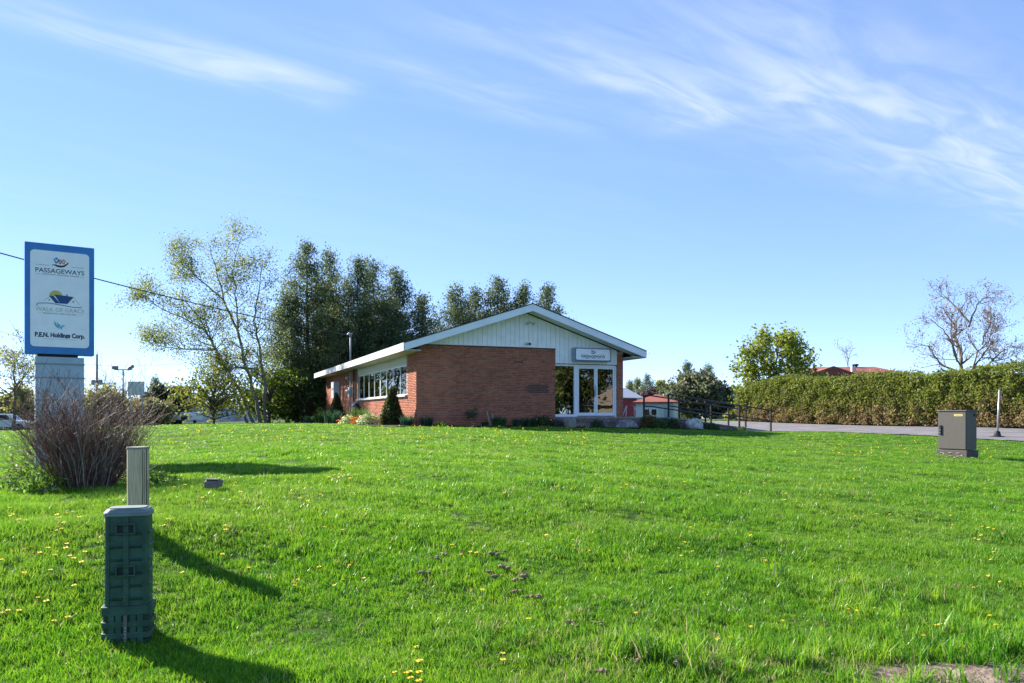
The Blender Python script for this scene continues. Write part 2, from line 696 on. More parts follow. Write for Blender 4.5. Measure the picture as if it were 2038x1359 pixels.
def drive_mask(u, v):
    edge = 17.4 + .12 * np.sin(v * 1.3) + .08 * np.sin(v * 3.1) + np.clip(-10 - v, 0, 9) * .35
    a = (u > edge) & (u < 24.4 + .1 * np.sin(v * 2.1)) & (v < -2.6)
    b = (u > 15.6) & (u < 24.4) & (v >= -2.6) & (v < .3)
    c = (u > 9.5) & (u < 24.4) & (v >= .3) & (v < 34)
    return (a | b | c) & (v > -29)


sheet('driveway', drive_mask, 9.5, 26, -29, 34, .25, .035, ASPHALT)
sheet('road', lambda u, v: (v < -29.6) & (v > -37), -57, 57, -37, -29.4, .5, .03, ASPHALT)


def bed_mask(u, v):
    e = .12 * np.sin(u * 2.1) + .08 * np.sin(u * 4.7 + v)
    f = (u > -1.9 + .1 * np.sin(v * 2)) & (u < 0.1) & (v > -1.3 + e) & (v < 22)
    g = (u > -1.9) & (u < 5.95) & (v > -1.15 + e) & (v < .1)
    h = (u >= 5.9) & (u < 13.4) & (v > -2.75 + e) & (v < -1.75)
    return f | g | h


M_MULCH = mat('mulch', (.035, .026, .019), .95, .5, 22, .9, 50)
sheet('mulch_bed', bed_mask, -2.2, 13.6, -3.2, 22, .2, .04, M_MULCH)

# ------------------------------------------------------------------ the brick building
W_, LEN = 9.12, 22.8
FL = EYE - .06                      # floor
B0 = EYE - .75                      # foot of the walls, below grade
EV = EYE + 2.40                     # eave underside
OV, OVF = .68, .76                  # side and gable overhang
SL = .332
MID = W_ / 2


def rake_bot(u):
    return EV + (OV + (u if u < MID else W_ - u)) * SL + .01


bld = empty('brick_building', (CX, CY, 0), YAW,
            'long low red brick office building with white gable and glass double doors', 'building')


def part(name, m, parent=None, bevel=0, **kw):
    """decorator-free helper: returns an MB whose build goes under the building"""
    mb = MB()
    mb.finish = lambda: mb.build(name, m, parent or bld, bevel, **kw)
    return mb


# --- masonry cores (mortar), bricks laid proud of them
BT = EYE + 2.74                     # top of the front brickwork
WIN0, WIN1 = 1.56, 11.9
WH, WS = EYE + 2.04, EYE + .80      # window head and sill
MB().box(0, 5.91, 0, .22, B0, BT).build('front_wall', M_MORTAR, bld)
mb = MB()
mb.box(0, .22, .2215, WIN0, B0, EV + .04)
mb.box(0, .22, WIN1, LEN, B0, EV + .04)
mb.box(0, .22, WIN0, WIN1, B0, WS - .06)
mb.build('side_wall', M_MORTAR, bld)
MB().box(8.815, W_, 0, .3, B0, EV + .3).build('entrance_pier', M_MORTAR, bld)
MB().box(W_ - .22, W_, .302, LEN, B0, EV + .02).build('side_wall', M_MORTAR, bld)
MB().box(.222, W_ - .222, LEN - .22, LEN, B0, EV + .02).build('rear_wall', M_MORTAR, bld)
mb = MB()
mb.prism([(.1, EV + .02), (W_ - .1, EV + .02), (MID, rake_bot(MID) - .05)], 1, LEN - .12, LEN - .02)
mb.build('rear_gable', M_WHITE, bld)

BRICK_COLS = [(.360, .122, .066), (.390, .138, .078), (.325, .108, .060), (.372, .128, .070), (.295, .096, .056), (.405, .148, .085)]
BP, BL = .0677, .2133
rgb_ = np.random.default_rng(5)
brick_boxes = []                    # (kind, box)
GAP = .009


def lay(face, a0, a1, z0, z1, fixed, skip=None):
    k = 0
    z = z0
    while z + BP <= z1 + .001:
        off = -(BL / 2) if k % 2 else 0.0
        a = a0 + off
        while a < a1:
            s, e = max(a, a0), min(a + BL - GAP, a1)
            if e - s > .04 and not (skip and skip(s, e, z)):
                j = rgb_.uniform(.004, .0075)
                if face == 'front':
                    bx = (s, e, fixed - j, fixed, z, z + BP - GAP)
                elif face == 'left':
                    bx = (fixed - j, fixed, s, e, z, z + BP - GAP)
                else:
                    bx = (fixed, fixed + j, s, e, z, z + BP - GAP)
                brick_boxes.append((face, bx))
            a += BL
        z += BP
        k += 1


z_f0 = EYE - .60
lay('front', 0, 5.91, z_f0, BT, 0)
n_front = len(brick_boxes)
lay('front', 8.815, W_, z_f0, EV + .20, 0)
lay('left', 0, LEN, z_f0, EV - .01, 0, lambda s, e, z: e > WIN0 + .02 and s < WIN1 - .02 and z + BP > WS - .07)
lay('left', 0, .30, z_f0, EV + .2, 8.815, None)
lay('right', 0, LEN, z_f0, EV - .01, W_)


def brick_col(k, bx):
    c = np.array(BRICK_COLS[k % len(BRICK_COLS)])
    return c


# 300 bricks around the corner that stands nearest, each an object; shared meshes in six tints
def brick_mesh(face, half, ci):
    L = (BL / 2 - GAP) if half else (BL - GAP)
    mb = MB()
    h = BP - GAP
    if face == 'front':
        mb.box(0, L, -.006, 0, 0, h)
    else:
        mb.box(-.006, 0, 0, L, 0, h)
    me = mb.mesh('brick')
    me.materials.append(M_BRICK)
    a = me.color_attributes.new('col', 'FLOAT_COLOR', 'POINT')
    for d in a.data:
        d.color = (*BRICK_COLS[ci], 1)
    return me


BM = {}
cand = []
for i, (fc, bx) in enumerate(brick_boxes):
    if fc == 'front' and bx[1] <= 1.70 and bx[5] < EYE + 2.55 and bx[4] > EYE - .42 and i < n_front:
        cand.append((bx[0], i))
cand.sort()
single = set(i for _, i in cand[:300])
rest_v, rest_c = [], []
for i, (fc, bx) in enumerate(brick_boxes):
    ci = int(rgb_.integers(0, 6))
    L = (bx[1] - bx[0])
    if i in single and (abs(L - (BL - GAP)) < .002 or abs(L - (BL / 2 - GAP)) < .002):
        half = L < .15
        key = (fc, half, ci)
        if key not in BM:
            BM[key] = brick_mesh(*key)
        o = bpy.data.objects.new('brick', BM[key])
        o.location = (bx[0], 0, bx[4])
        link(o, bld)
    else:
        x0, x1, y0, y1, z0, z1 = bx
        rest_v += [(x0, y0, z0), (x1, y0, z0), (x1, y1, z0), (x0, y1, z0), (x0, y0, z1), (x1, y0, z1), (x1, y1, z1), (x0, y1, z1)]
        c = np.array(BRICK_COLS[ci]) * rgb_.uniform(.9, 1.1)
        # a patch of darker replacement bricks low on the front wall
        if fc == 'front' and 4.55 < x0 < 5.5 and EYE + .86 < z0 < EYE + 1.18:
            c = np.array((.13, .055, .045))
        if fc == 'front' and 3.9 < x0 < 4.3 and EYE + 2.08 < z0 < EYE + 2.14:
            c = np.array((.11, .05, .042))
        rest_c += [c] * 8
nb = len(rest_v) // 8
fq = np.array([(0, 3, 2, 1), (4, 5, 6, 7), (0, 1, 5, 4), (1, 2, 6, 5), (2, 3, 7, 6), (3, 0, 4, 7)])
FQ = (np.arange(nb)[:, None, None] * 8 + fq[None]).reshape(-1, 4)
o = np_mesh('bricks', rest_v, FQ, M_BRICK, col=np.array(rest_c), parent=bld)
tag(o, kind='stuff')

# --- gable cladding, one board after another
mb = part('gable_backing', mat('backing', (.20, .23, .23), .9))
mb.prism([(.25, BT + .002), (5.93, BT + .002), (5.93, EYE + 2.125), (8.81, EYE + 2.125), (8.81, rake_bot(8.81)), (MID, rake_bot(MID)), (.25, rake_bot(.25))], 1, .03, .2)
mb.finish()
u = .30
edges = list(np.arange(.30, 5.85, .2)) + list(np.arange(5.912, 8.8, .2))
for u, un in zip(edges, edges[1:] + [8.815]):
    a, b_ = u + .006, un - .006
    lo = BT + .035 if a < 5.91 else EYE + 2.13
    if b_ - a > .02:
        mb = part('siding_board', M_WHITE)
        top = [(b_, rake_bot(b_) - .004), (a, rake_bot(a) - .004)]
        if a < MID < b_:
            top = [(b_, rake_bot(b_) - .004), (MID, rake_bot(MID) - .004), (a, rake_bot(a) - .004)]
        if min(p[1] for p in top) > lo + .01:
            mb.prism([(a, lo), (b_, lo)] + top, 1, -.012, .03)
            mb.finish()
mb = part('flashing', M_WHITE)
mb.box(.30, 5.93, -.05, .028, BT + .003, BT + .03)
mb.finish()
mb = part('brick_cap', mat('dark_flashing', (.06, .045, .05), .6))
mb.box(.0, 5.925, -.03, .028, BT - .03, BT + .001)
mb.finish()
mb = part('corner_trim', M_WHITE)
mb.box(5.915, 5.96, -.02, .029, EYE + 2.12, BT - .032)
mb.finish()

# --- roof
zt = EV + .31
mb = part('roof', mat('shingles', (.055, .055, .06), .95, .3, 14, .6, 60))
roofpoly = [(-OV, EV + .12), (-OV, zt - .03), (MID, zt - .03 + (MID + OV) * SL), (W_ + OV, zt - .03), (W_ + OV, EV + .12), (MID, EV + .13 + (MID + OV) * SL)]
mb.prism(roofpoly, 1, -OVF, LEN + .6)
roof = mb.finish()
mb = part('soffit', mat('soffit_cream', (.55, .54, .48), .8, .08, 4))
mb.box(-OV + .001, -.012, -OVF + .02, LEN + .58, EV + .02, EV + .05)
mb.box(W_ + .012, W_ + OV - .001, -OVF + .02, LEN + .58, EV + .02, EV + .05)
mb.finish()
mb = part('rake_soffit', M_WHITE)
for sgn in (0, 1):
    p = [(-OV, EV + .055), (MID - .001, EV + .055 + (MID + OV - .001) * SL), (MID - .001, EV + .09 + (MID + OV - .001) * SL), (-OV, EV + .09)]
    if sgn:
        p = [(W_ - q[0], q[1]) for q in p][::-1]
    mb.prism(p, 1, -OVF + .02, -.013)
mb.finish()
for sgn in (0, 1):
    p = [(-OV, EV), (MID, EV + (MID + OV) * SL), (MID, EV + .275 + (MID + OV) * SL), (-OV, EV + .275)]
    if sgn:
        p = [(W_ - q[0], q[1]) for q in p][::-1]
    mb = part('rake_fascia', mat('fascia_blue_white', (.74, .79, .82), .5, .05, 2))
    mb.prism(p, 1, -OVF - .03, -OVF + .001)
    mb.finish()
    mb = part('drip_edge', mat('drip_edge_dark', (.05, .05, .055), .6))
    h0 = .278
    p = [(-OV - .01, EV + h0), (MID, EV + h0 + (MID + OV) * SL), (MID, EV + h0 + .035 + (MID + OV) * SL), (-OV - .01, EV + h0 + .035)]
    if sgn:
        p = [(W_ - q[0], q[1]) for q in p][::-1]
    mb.prism(p, 1, -OVF - .05, -OVF - .004)
    mb.finish()
# weathered eave fascia along the sunny side: boards butted end to end
fm = mat('eave_fascia', (.56, .56, .56), .6, .1, 5, col2=(.36, .37, .38), lo=.5, hi=.8, stretch=(1, .35, 4))
v = -OVF
for L in (3.2, 3.6, 3.6, 3.6, 3.6, 3.6, LEN + .6 + OVF - 21.2):
    mb = part('eave_fascia', fm)
    mb.box(-OV - .025, -OV - .001, v + .003, v + L - .003, EV, EV + .30)
    mb.finish()
    v += L
mb = part('eave_fascia', M_WHITE)
mb.box(W_ + OV + .001, W_ + OV + .025, -OVF, LEN + .6, EV, EV + .30)
mb.finish()
mb = part('gutter', M_ALU)
g = [(W_ + OV + .027, EV + .17), (W_ + OV + .12, EV + .17), (W_ + OV + .17, EV + .23), (W_ + OV + .17, EV + .29), (W_ + OV + .155, EV + .29), (W_ + OV + .10, EV + .19), (W_ + OV + .04, EV + .19), (W_ + OV + .04, EV + .29), (W_ + OV + .027, EV + .29)]
mb.prism(g, 1, -OVF - .02, LEN + .6)
mb.finish()

# --- ribbon window on the side wall
mb = part('ribbed_panel', mat('cream_metal', (.62, .62, .54), .5))
mb.box(.02, .14, WIN0, WIN1, WH, EV + .02)
v = WIN0 + .03
while v < WIN1 - .05:
    mb.box(-.004, .021, v, v + .055, WH + .01, EV + .019)
    v += .1
tag(mb.finish(), kind='stuff')
mb = part('window_sill', mat('sill_concrete', (.58, .57, .54), .8, .15, 6))
mb.box(-.10, .2, WIN0 - .12, WIN1 + .10, WS - .062, WS - .002)
mb.finish()
NP = 8
pw = (WIN1 - WIN0) / NP
fr = part('window_frame', M_ALU)
fr.box(.055, .10, WIN0, WIN1, WS, WS + .05)
fr.box(.055, .10, WIN0, WIN1, WH - .05, WH - .001)
for k in range(NP + 1):
    c = WIN0 + k * pw
    hw = .06 if k == 4 else .022
    fr.box(.053, .102, max(WIN0 + .001, c - hw), min(WIN1 - .001, c + hw), WS + .0505, WH - .0505)
frame = fr.finish()
GL = glass_mat('window_glass', (.7, .75, .73), 2.1)
for k in range(NP):
    mb = part('window_pane', GL, frame)
    a = WIN0 + k * pw
    mb.box(.075, .083, a + .03, a + pw - .03, WS + .055, WH - .055)
    mb.finish()
for k in range(NP):
    if k in (2,):
        continue
    mb = part('blind', mat('blind', (.30, .32, .29), .8, .15, 3, stretch=(1, 1, 12)))
    a = WIN0 + k * pw
    lo = [WS + .02, WS + .02, 0, WS + .25, WS + .02, WS + .02, WS + .4, WS + .02][k]
    mb.box(.20, .205, a + .04, a + pw - .04, lo, WH - .02)
    mb.finish()

# --- interior shell, seen through the glass
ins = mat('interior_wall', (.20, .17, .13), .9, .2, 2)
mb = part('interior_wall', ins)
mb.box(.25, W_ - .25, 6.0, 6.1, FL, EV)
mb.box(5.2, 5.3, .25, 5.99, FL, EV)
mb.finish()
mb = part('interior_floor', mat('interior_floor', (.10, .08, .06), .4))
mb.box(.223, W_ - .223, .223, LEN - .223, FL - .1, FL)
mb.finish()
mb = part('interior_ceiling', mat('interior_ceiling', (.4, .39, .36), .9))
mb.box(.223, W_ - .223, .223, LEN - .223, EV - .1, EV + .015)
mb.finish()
mb = part('interior_column', mat('column_paint', (.42, .46, .36), .7))
mb.box(6.28, 6.42, 1.1, 1.25, FL, EV - .1)
mb.finish()

# --- entrance: window, double doors
DH = EYE + 2.10
sf = part('door_frame', M_ALU)
sf.box(5.92, 8.81, .05, .16, DH - .07, DH)
sf.box(5.92, 6.80, .02, .16, FL - .02, FL + .075)
sf.box(6.80, 6.955, .03, .16, FL - .02, DH - .0705)
sf.box(8.745, 8.812, .03, .16, FL - .02, DH - .0705)
dfr = sf.finish()
DG = glass_mat('door_glass', (.7, .74, .72), 2.3)
mb = part('window_pane', DG, dfr)
mb.box(5.92, 6.80, .09, .10, FL + .07, DH - .065)
mb.finish()
mb = part('header_gap', M_DARK)
mb.box(5.93, 8.81, .04, .2, DH + .001, EYE + 2.124)
mb.finish()
for (a, b_) in ((6.962, 7.835), (7.845, 8.738)):
    d = part('door', M_ALU, bevel=.004)
    d.box(a, a + .075, .055, .105, FL + .012, DH - .075)
    d.box(b_ - .075, b_, .055, .105, FL + .012, DH - .075)
    d.box(a + .0755, b_ - .0755, .055, .105, DH - .16, DH - .0755)
    d.box(a + .0755, b_ - .0755, .055, .105, FL + .012, FL + .14)
    do = d.finish()
    mb = part('pane', DG, do)
    mb.box(a + .07, b_ - .07, .078, .086, FL + .135, DH - .155)
    mb.finish()
    mb = part('push_bar', M_ALU, do)
    mb.box(a + .076, b_ - .076, .10, .14, FL + .98, FL + 1.015)
    mb.finish()
mb = part('door_handle', M_STEEL)
mb.tube([(7.81, .055, FL + 1.25), (7.81, -.01, FL + 1.25), (7.81, -.01, FL + .9), (7.81, .055, FL + .9)], .012, 6)
mb.box(7.775, 7.828, .045, .0545, FL + .82, FL + 1.32)
mb.finish()
mb = part('lock_bar', M_DARK)
mb.box(7.735, 7.76, .035, .0545, FL + .8, FL + 1.12)
mb.finish()
mb = part('threshold', M_STEEL)
mb.box(5.92, 8.815, -.04, .2, FL - .045, FL - .021)
mb.finish()
mb = part('foundation', M_CONC)
mb.box(5.915, 8.813, -.02, .3, B0, FL - .046)
mb.finish()

# --- lamps, camera, pipes and boxes on the walls
def floodlight(u, v, z, nx, ny, nm='wall_lamp'):
    ml = mat('cream_plastic', (.62, .58, .48), .5)
    mb = MB()
    mb.lathe([(.055, 0), (.055, .03), (.03, .05)], 10)
    b = mb.build(nm, ml, bld)
    b.location = (u, v, z)
    b.rotation_euler = (0, math.radians(90), math.atan2(ny, nx))
    for s in (-1, 1):
        q = MB()
        q.lathe([(.02, 0), (.026, .05), (.06, .10), (.062, .16), (.05, .162), (.048, .12)], 10)
        h = q.build('lamp_head', ml, b)
        h.location = (0, s * .05, .04)
        h.rotation_euler = (math.radians(-s * 42), math.radians(38), 0)


floodlight(4.75, -.012, EYE + 3.78, 0, -1)
floodlight(-.005, 14.6, EYE + 2.1, -1, 0)
mb = MB()
mb.lathe([(.045, 0), (.06, .05), (.06, .09), (.02, .10)], 10)
mb.tube([(0, 0, .1), (0, 0, .17), (.06, .02, .22)], .022, 6)
cm = mb.build('security_camera', [mat('camera_white', (.6, .6, .55), .5)], bld)
cm.location = (4.6, -.012, BT + .16)
cm.rotation_euler = (math.radians(90), 0, 0)
mb = MB()
mb.lathe([(0.01, -.05), (.045, -.03), (.05, 0), (.05, .03), (.02, .05)], 10, (0, 0, 0))
q = mb.build('lens_dome', M_DARK, cm)
q.location = (.07, -.03, .2)

mb = part('service_mast', mat('mast_grey', (.40, .38, .37), .6, .2, 10))
mb.tube([(-.12, 13.4, EYE - .35), (-.12, 13.4, EV + .0)], .032, 8)
mb.tube([(-.12, 13.4, EV + .3), (-.12, 13.4, EYE + 4.25)], .045, 8)
mast = mb.finish()
mb = part('weatherhead', M_STEEL, mast)
mb.tube([(-.12, 13.4, EYE + 4.2), (-.12, 13.38, EYE + 4.38), (-.2, 13.3, EYE + 4.42), (-.34, 13.2, EYE + 4.30)], [.06, .07, .065, .04], 8)
mb.finish()
mb = part('guy_wire', M_DARK, mast)
mb.tube([(-.12, 13.4, EYE + 3.6), (.7, 15.6, EYE + 3.25)], .012, 4)
mb.finish()
mb = part('electric_meter', mat('meter_grey', (.36, .38, .38), .5), bevel=.02)
mb.box(-.22, -.006, 13.22, 13.58, EYE + .95, EYE + 1.5)
mt = mb.finish()
mb = MB()
mb.lathe([(.11, 0), (.11, .08), (.09, .12), (.03, .14)], 12)
q = mb.build('meter_dial', mat('meter_glass', (.6, .62, .6), .2), mt)
q.location = (-.22, 13.4, EYE + 1.26)
q.rotation_euler = (0, math.radians(-90), 0)
mb = part('electric_cabinet', mat('cabinet_grey', (.48, .52, .54), .5, .08, 4), bevel=.01)
mb.box(-.36, -.006, 17.6, 18.5, EYE + .98, EYE + 1.95)
ec = mb.finish()
mb = part('cabinet_handle', M_DARK, ec)
mb.box(-.39, -.36, 18.0, 18.08, EYE + 1.45, EYE + 1.57)
mb.finish()
mb = part('downspout', mat('downspout_dark', (.07, .055, .05), .6))
mb.box(-.10, -.008, 12.75, 12.86, EYE - .45, EV + .01)
mb.finish()
mb = part('downspout', mat('downspout_rust', (.20, .12, .08), .7))
mb.box(-.08, -.008, 12.3, 12.38, EYE + .7, EV + .01)
mb.finish()
mb = part('vent_pipe', mat('vent_grey', (.40, .41, .43), .5))
mb.tube([(-.25, 11.35, EYE - .42), (-.25, 11.35, EYE + .30), (-.22, 11.35, EYE + .40)], .075, 10)
vp = mb.finish()
mb = part('vent_hood', M_BLACK, vp)
mb.tube([(-.16, 11.18, EYE - .2), (-.16, 11.18, EYE + .32), (-.2, 11.3, EYE + .46), (-.27, 11.5, EYE + .42)], [.10, .12, .13, .09], 8)
mb.finish()
mb = part('vent_elbow', mat('elbow_cream', (.55, .53, .47), .5), vp)
mb.tube([(-.01, 11.7, EYE + .60), (-.2, 11.7, EYE + .60), (-.29, 11.6, EYE + .52), (-.27, 11.5, EYE + .40)], .085, 9)
mb.finish()
mb = part('wall_cable', M_BLACK)
mb.tube([(-.012, 15.9, EYE + 2.2), (-.012, 15.2, EYE + 1.75), (-.02, 13.6, EYE + 1.35)], .012, 4)
mb.finish()
mb = MB()
mb.lathe([(.06, 0), (.07, .03), (.04, .05)], 9)
q = mb.build('wall_vent', M_WHITE, bld)
q.location = (-.006, 15.5, EYE + 1.58)
q.rotation_euler = (0, math.radians(-90), 0)


# ------------------------------------------------------------------ lettering and emblems
def text_mesh(body, size, m, parent, loc, width=None, name='lettering', bold=0.0, sx=1.0, shear=0.0, space=1.0, rx=90):
    cu = bpy.data.curves.new('tmp', 'FONT')
    cu.body = body
    cu.size = size
    cu.align_x = 'CENTER'
    cu.align_y = 'BOTTOM_BASELINE'
    cu.offset = bold
    cu.shear = shear
    cu.space_character = space
    cu.resolution_u = 4
    ob = bpy.data.objects.new('tmp', cu)
    COL.objects.link(ob)
    dg = bpy.context.evaluated_depsgraph_get()
    me = bpy.data.meshes.new_from_object(ob.evaluated_get(dg))
    bpy.data.objects.remove(ob)
    bpy.data.curves.remove(cu)
    me.name = name
    xs = [v.co.x for v in me.vertices]
    k = sx
    if width:
        k = width / (max(xs) - min(xs))
    c = (max(xs) + min(xs)) / 2
    for v in me.vertices:
        v.co.x = (v.co.x - c) * k
    me.materials.clear()
    me.materials.append(m)
    o = bpy.data.objects.new(name, me)
    link(o, parent)
    o.location = loc
    o.rotation_euler = (math.radians(rx), 0, 0)
    return o


def flat(name, polys, m, parent, loc, t=.002):
    """thin plates in x-z, facing -y"""
    mb = MB()
    for p in polys:
        mb.prism(p, 1, -t, 0)
    o = mb.build(name, m, parent)
    o.location = loc
    return o


def arc(cx, cy, r, a0, a1, n=12, ry=None):
    ry = ry or r
    return [(cx + r * math.cos(math.radians(a0 + (a1 - a0) * i / n)), cy + ry * math.sin(math.radians(a0 + (a1 - a0) * i / n))) for i in range(n + 1)]


def stroke(pts, w0, w1=None):
    w1 = w0 if w1 is None else w1
    out = []
    n = len(pts)
    L, R = [], []
    for i in range(n):
        a = Vector(pts[max(i - 1, 0)])
        b = Vector(pts[min(i + 1, n - 1)])
        d = (b - a).normalized()
        nn = Vector((-d.y, d.x))
        wd = (w0 + (w1 - w0) * i / (n - 1)) / 2
        L.append(Vector(pts[i]) + nn * wd)
        R.append(Vector(pts[i]) - nn * wd)
    for i in range(n - 1):
        out.append([tuple(R[i]), tuple(R[i + 1]), tuple(L[i + 1]), tuple(L[i])])
    return out


INK = mat('ink_navy', (.012, .02, .035), .5)
BLUE_I = mat('ink_blue', (.03, .22, .42), .5)
RED_I = mat('ink_red', (.45, .06, .05), .5)
ORG_I = mat('ink_orange', (.65, .22, .10), .5)
YEL_I = mat('ink_yellow', (.55, .46, .10), .5)
NAVY_I = mat('ink_house', (.02, .07, .20), .5)
GOLD_I = mat('ink_gold', (.38, .36, .22), .5)
CYAN_I = mat('ink_cyan', (.10, .42, .52), .5)
SLATE_I = mat('ink_slate', (.03, .055, .10), .5)


def hand_logo(parent, x, y, z, s):
    """open hand under three small figures"""
    palm = arc(0, .02, .30, 200, 345, 14, .17)
    top = arc(0, .05, .27, 340, 205, 14, .09)
    flat('hand_emblem', [palm + top], INK, parent, (x, y, z), .002).scale = (s, 1, s)
    o = flat('hand_thumb', stroke([(.22, -.02), (.34, .06), (.40, .16)], .09, .05) + stroke([(-.26, -.04), (-.34, -.03), (-.42, -.07)], .06, .03), INK, parent, (x, y - .0005, z), .002)
    o.scale = (s, 1, s)
    for (dx, dz, m_, k) in ((-.19, .12, BLUE_I, 1.25), (0, .09, RED_I, .9), (.17, .10, ORG_I, 1.0)):
        p = [arc(dx, dz + .17 * k, .055 * k, 0, 330, 10)]
        p += stroke([(dx - .10 * k, dz + .16 * k), (dx - .05 * k, dz + .04 * k), (dx, dz - .05)], .05 * k, .06 * k)
        p += stroke([(dx + .10 * k, dz + .16 * k), (dx + .05 * k, dz + .04 * k), (dx, dz - .05)], .05 * k, .06 * k)
        o = flat('figure_emblem', p, m_, parent, (x, y - .001, z), .002)
        o.scale = (s, 1, s)


# sign box over the doors
so = empty('wall_sign', (*uv2w(7.505, -.013), EYE + 2.23), YAW,
           'small grey-framed white lightbox sign mounted above the glass double doors', 'sign')
M_SIGNB = mat('sign_box', (.30, .36, .41), .5, .08, 4)
MB().box(-.86, .86, -.30, 0, 0, .56).build('sign_box', M_SIGNB, so, .015)


def rrect(w, h, r, n=5):
    p = []
    for (cx, cy, a) in ((w / 2 - r, h / 2 - r, 0), (-w / 2 + r, h / 2 - r, 90), (-w / 2 + r, -h / 2 + r, 180), (w / 2 - r, -h / 2 + r, 270)):
        p += [(cx + r * math.cos(math.radians(a + 90 * i / n)), cy + r * math.sin(math.radians(a + 90 * i / n))) for i in range(n + 1)]
    return p


M_FACE = mat('sign_face', (.82, .85, .87), .4, .03, 5)
flat('sign_rim', [rrect(1.68, .54, .07)], mat('sign_rim', (.09, .15, .24), .4), so, (0, -.301, .28), .012)
flat('sign_panel', [rrect(1.60, .46, .06)], M_FACE, so, (0, -.314, .28), .004)
hand_logo(so, 0, -.3185, .36, .30)
text_mesh('PASSAGEWAYS', .15, INK, so, (0, -.3195, .15), 1.10, bold=.004)
text_mesh('COMMUNITY RESOURCE CENTRE', .04, INK, so, (0, -.3195, .10), .80)
flat('rule_line', [[(-.52, 0), (-.26, 0), (-.26, .006), (-.52, .006)], [(.26, 0), (.52, 0), (.52, .006), (.26, .006)],
                   [(-.52, -.175), (-.43, -.175), (-.43, -.17), (-.52, -.17)], [(.43, -.175), (.52, -.175), (.52, -.17), (.43, -.17)]], INK, so, (0, -.3185, .285), .001)

# ------------------------------------------------------------------ landing, ramp and railing
rp = empty('entrance_ramp', (CX, CY, 0), YAW, 'concrete landing and sloping ramp with stone block edge at the glass doors', 'ramp')
RV0, RV1 = -1.85, -.03
ZE = EYE - .78


def ramp_z(u):
    return FL - .05 if u < 10.3 else FL - .05 + (ZE - FL + .05) * (u - 10.3) / 5.4


MB().prism([(5.95, B0), (10.3, B0), (15.7, B0 + .0), (15.7, ZE), (10.3, FL - .05), (5.95, FL - .05)], 1, RV0, RV1).build('ramp_slab', M_CONC, rp)
rg = np.random.default_rng(8)
ST = [mat('stone_block_%s' % n, c, .9, .3, 9, .7, 30) for n, c in (('brown', (.17, .125, .105)), ('grey', (.19, .17, .155)), ('dark', (.12, .095, .085)))]
for row in range(3):
    u = 5.95 - .2 * (row % 2)
    while u < 13.4:
        L = rg.uniform(.3, .46)
        z1 = min(ramp_z(u), ramp_z(u + L)) - .05 - row * .15
        gz = H(*uv2w(u + L / 2, RV0 - .1)) - .12
        if z1 > gz + .05:
            mb = MB()
            a, b_ = max(u, 5.95) + .006, u + L - .006
            mb.box(a, b_, RV0 - .10 - rg.uniform(0, .025), RV0 - .002, z1 - .142, z1)
            mb.build('stone_block', ST[int(rg.integers(0, 3))], rp, .012)
        u += L
MB().prism([(5.95, FL - .098), (10.3, FL - .098), (13.4, ramp_z(13.4) - .048), (13.4, ramp_z(13.4) + .004), (10.3, FL - .046), (5.95, FL - .046)], 1, RV0 - .13, RV0 - .001).build('edge_cap', mat('edge_cap', (.26, .22, .20), .9, .2, 8, .3), rp)


def railing(label, posts, v, top, end):
    ro = empty('ramp_railing', (CX, CY, 0), YAW, label, 'railing', 'ramp railings')
    for u in posts:
        mb = MB()
        mb.box(u - .03, u + .03, v - .03, v + .03, ramp_z(u) - .02, ramp_z(u) + top)
        p = mb.build('post', M_BLACK, ro)
        mb = MB()
        mb.box(u - .06, u + .06, v - .06, v + .06, ramp_z(u) - .005, ramp_z(u) + .012)
        mb.build('base_plate', M_BLACK, p)
    for h in (top - .02, top * .49):
        mb = MB()
        q = [posts[0]] + [x for x in (10.3,) if posts[0] < 10.3] + [posts[-1] + end]
        mb.tube([(x, v - .003 if h > .6 else v, ramp_z(x) + h) for x in q], .028, 6)
        mb.build('rail', M_BLACK, ro)
    return ro


railing('black metal railing along the lawn side of the ramp', [10.27, 12.1, 13.85, 15.54], -1.75, .97, .04)
railing('black metal railing along the far side of the ramp', [9.95, 11.73, 13.4, 14.35, 15.3], -.35, .95, .05)

# ------------------------------------------------------------------ pylon sign
SZ0 = 14.5
sx0, sy0 = (49 - PX) / F * SZ0, SZ0
sdir = Vector((.835, .55, 0)).normalized()
SWD, SHT = 1.14, 2.07
sc = Vector((sx0, sy0, 0)) + sdir * SWD / 2
sbase = H(sc.x, sc.y) - .06
stop = EYE + (HY - 480) / F * SZ0
sbot = stop - SHT
py_ = empty('pylon_sign', (sc.x, sc.y, sbase), math.atan2(sdir.y, sdir.x),
            'tall roadside pylon sign with blue frame and white panel on a grey-blue column', 'sign')
M_SBLUE = mat('sign_blue', (.03, .19, .48), .4, .08, 3)
M_COLB = mat('column_blue', (.34, .43, .50), .6, .08, 3, .08, 80)
z0s, z1s = sbot - sbase, stop - sbase
MB().box(-SWD / 2, SWD / 2, -.02, .34, z0s, z1s).build('sign_cabinet', M_SBLUE, py_, .008)
pc = MB()
pc.box(-.40, .40, .0, .32, -.3, z0s - .05)
pco = pc.build('column', M_COLB, py_)
for zz in (.12, .38, .80):
    MB().box(-.41, .41, -.012, .332, z0s - .05 - zz - .025, z0s - .05 - zz).build('reveal_band', mat('column_band', (.20, .26, .31), .6), pco)
MB().box(-.36, .30, .05, .28, z0s - .0495, z0s - .002).build('neck', M_DARK, py_)
zc = (z0s + z1s) / 2
fy = -.0205
flat('sign_panel', [rrect(.965, 1.80, .07)], mat('pylon_face', (.82, .85, .85), .45, .03, 5), py_, (0, fy, zc + .0), .005)
ly = fy - .0055
hand_logo(py_, .0, ly, zc + .655, .33)
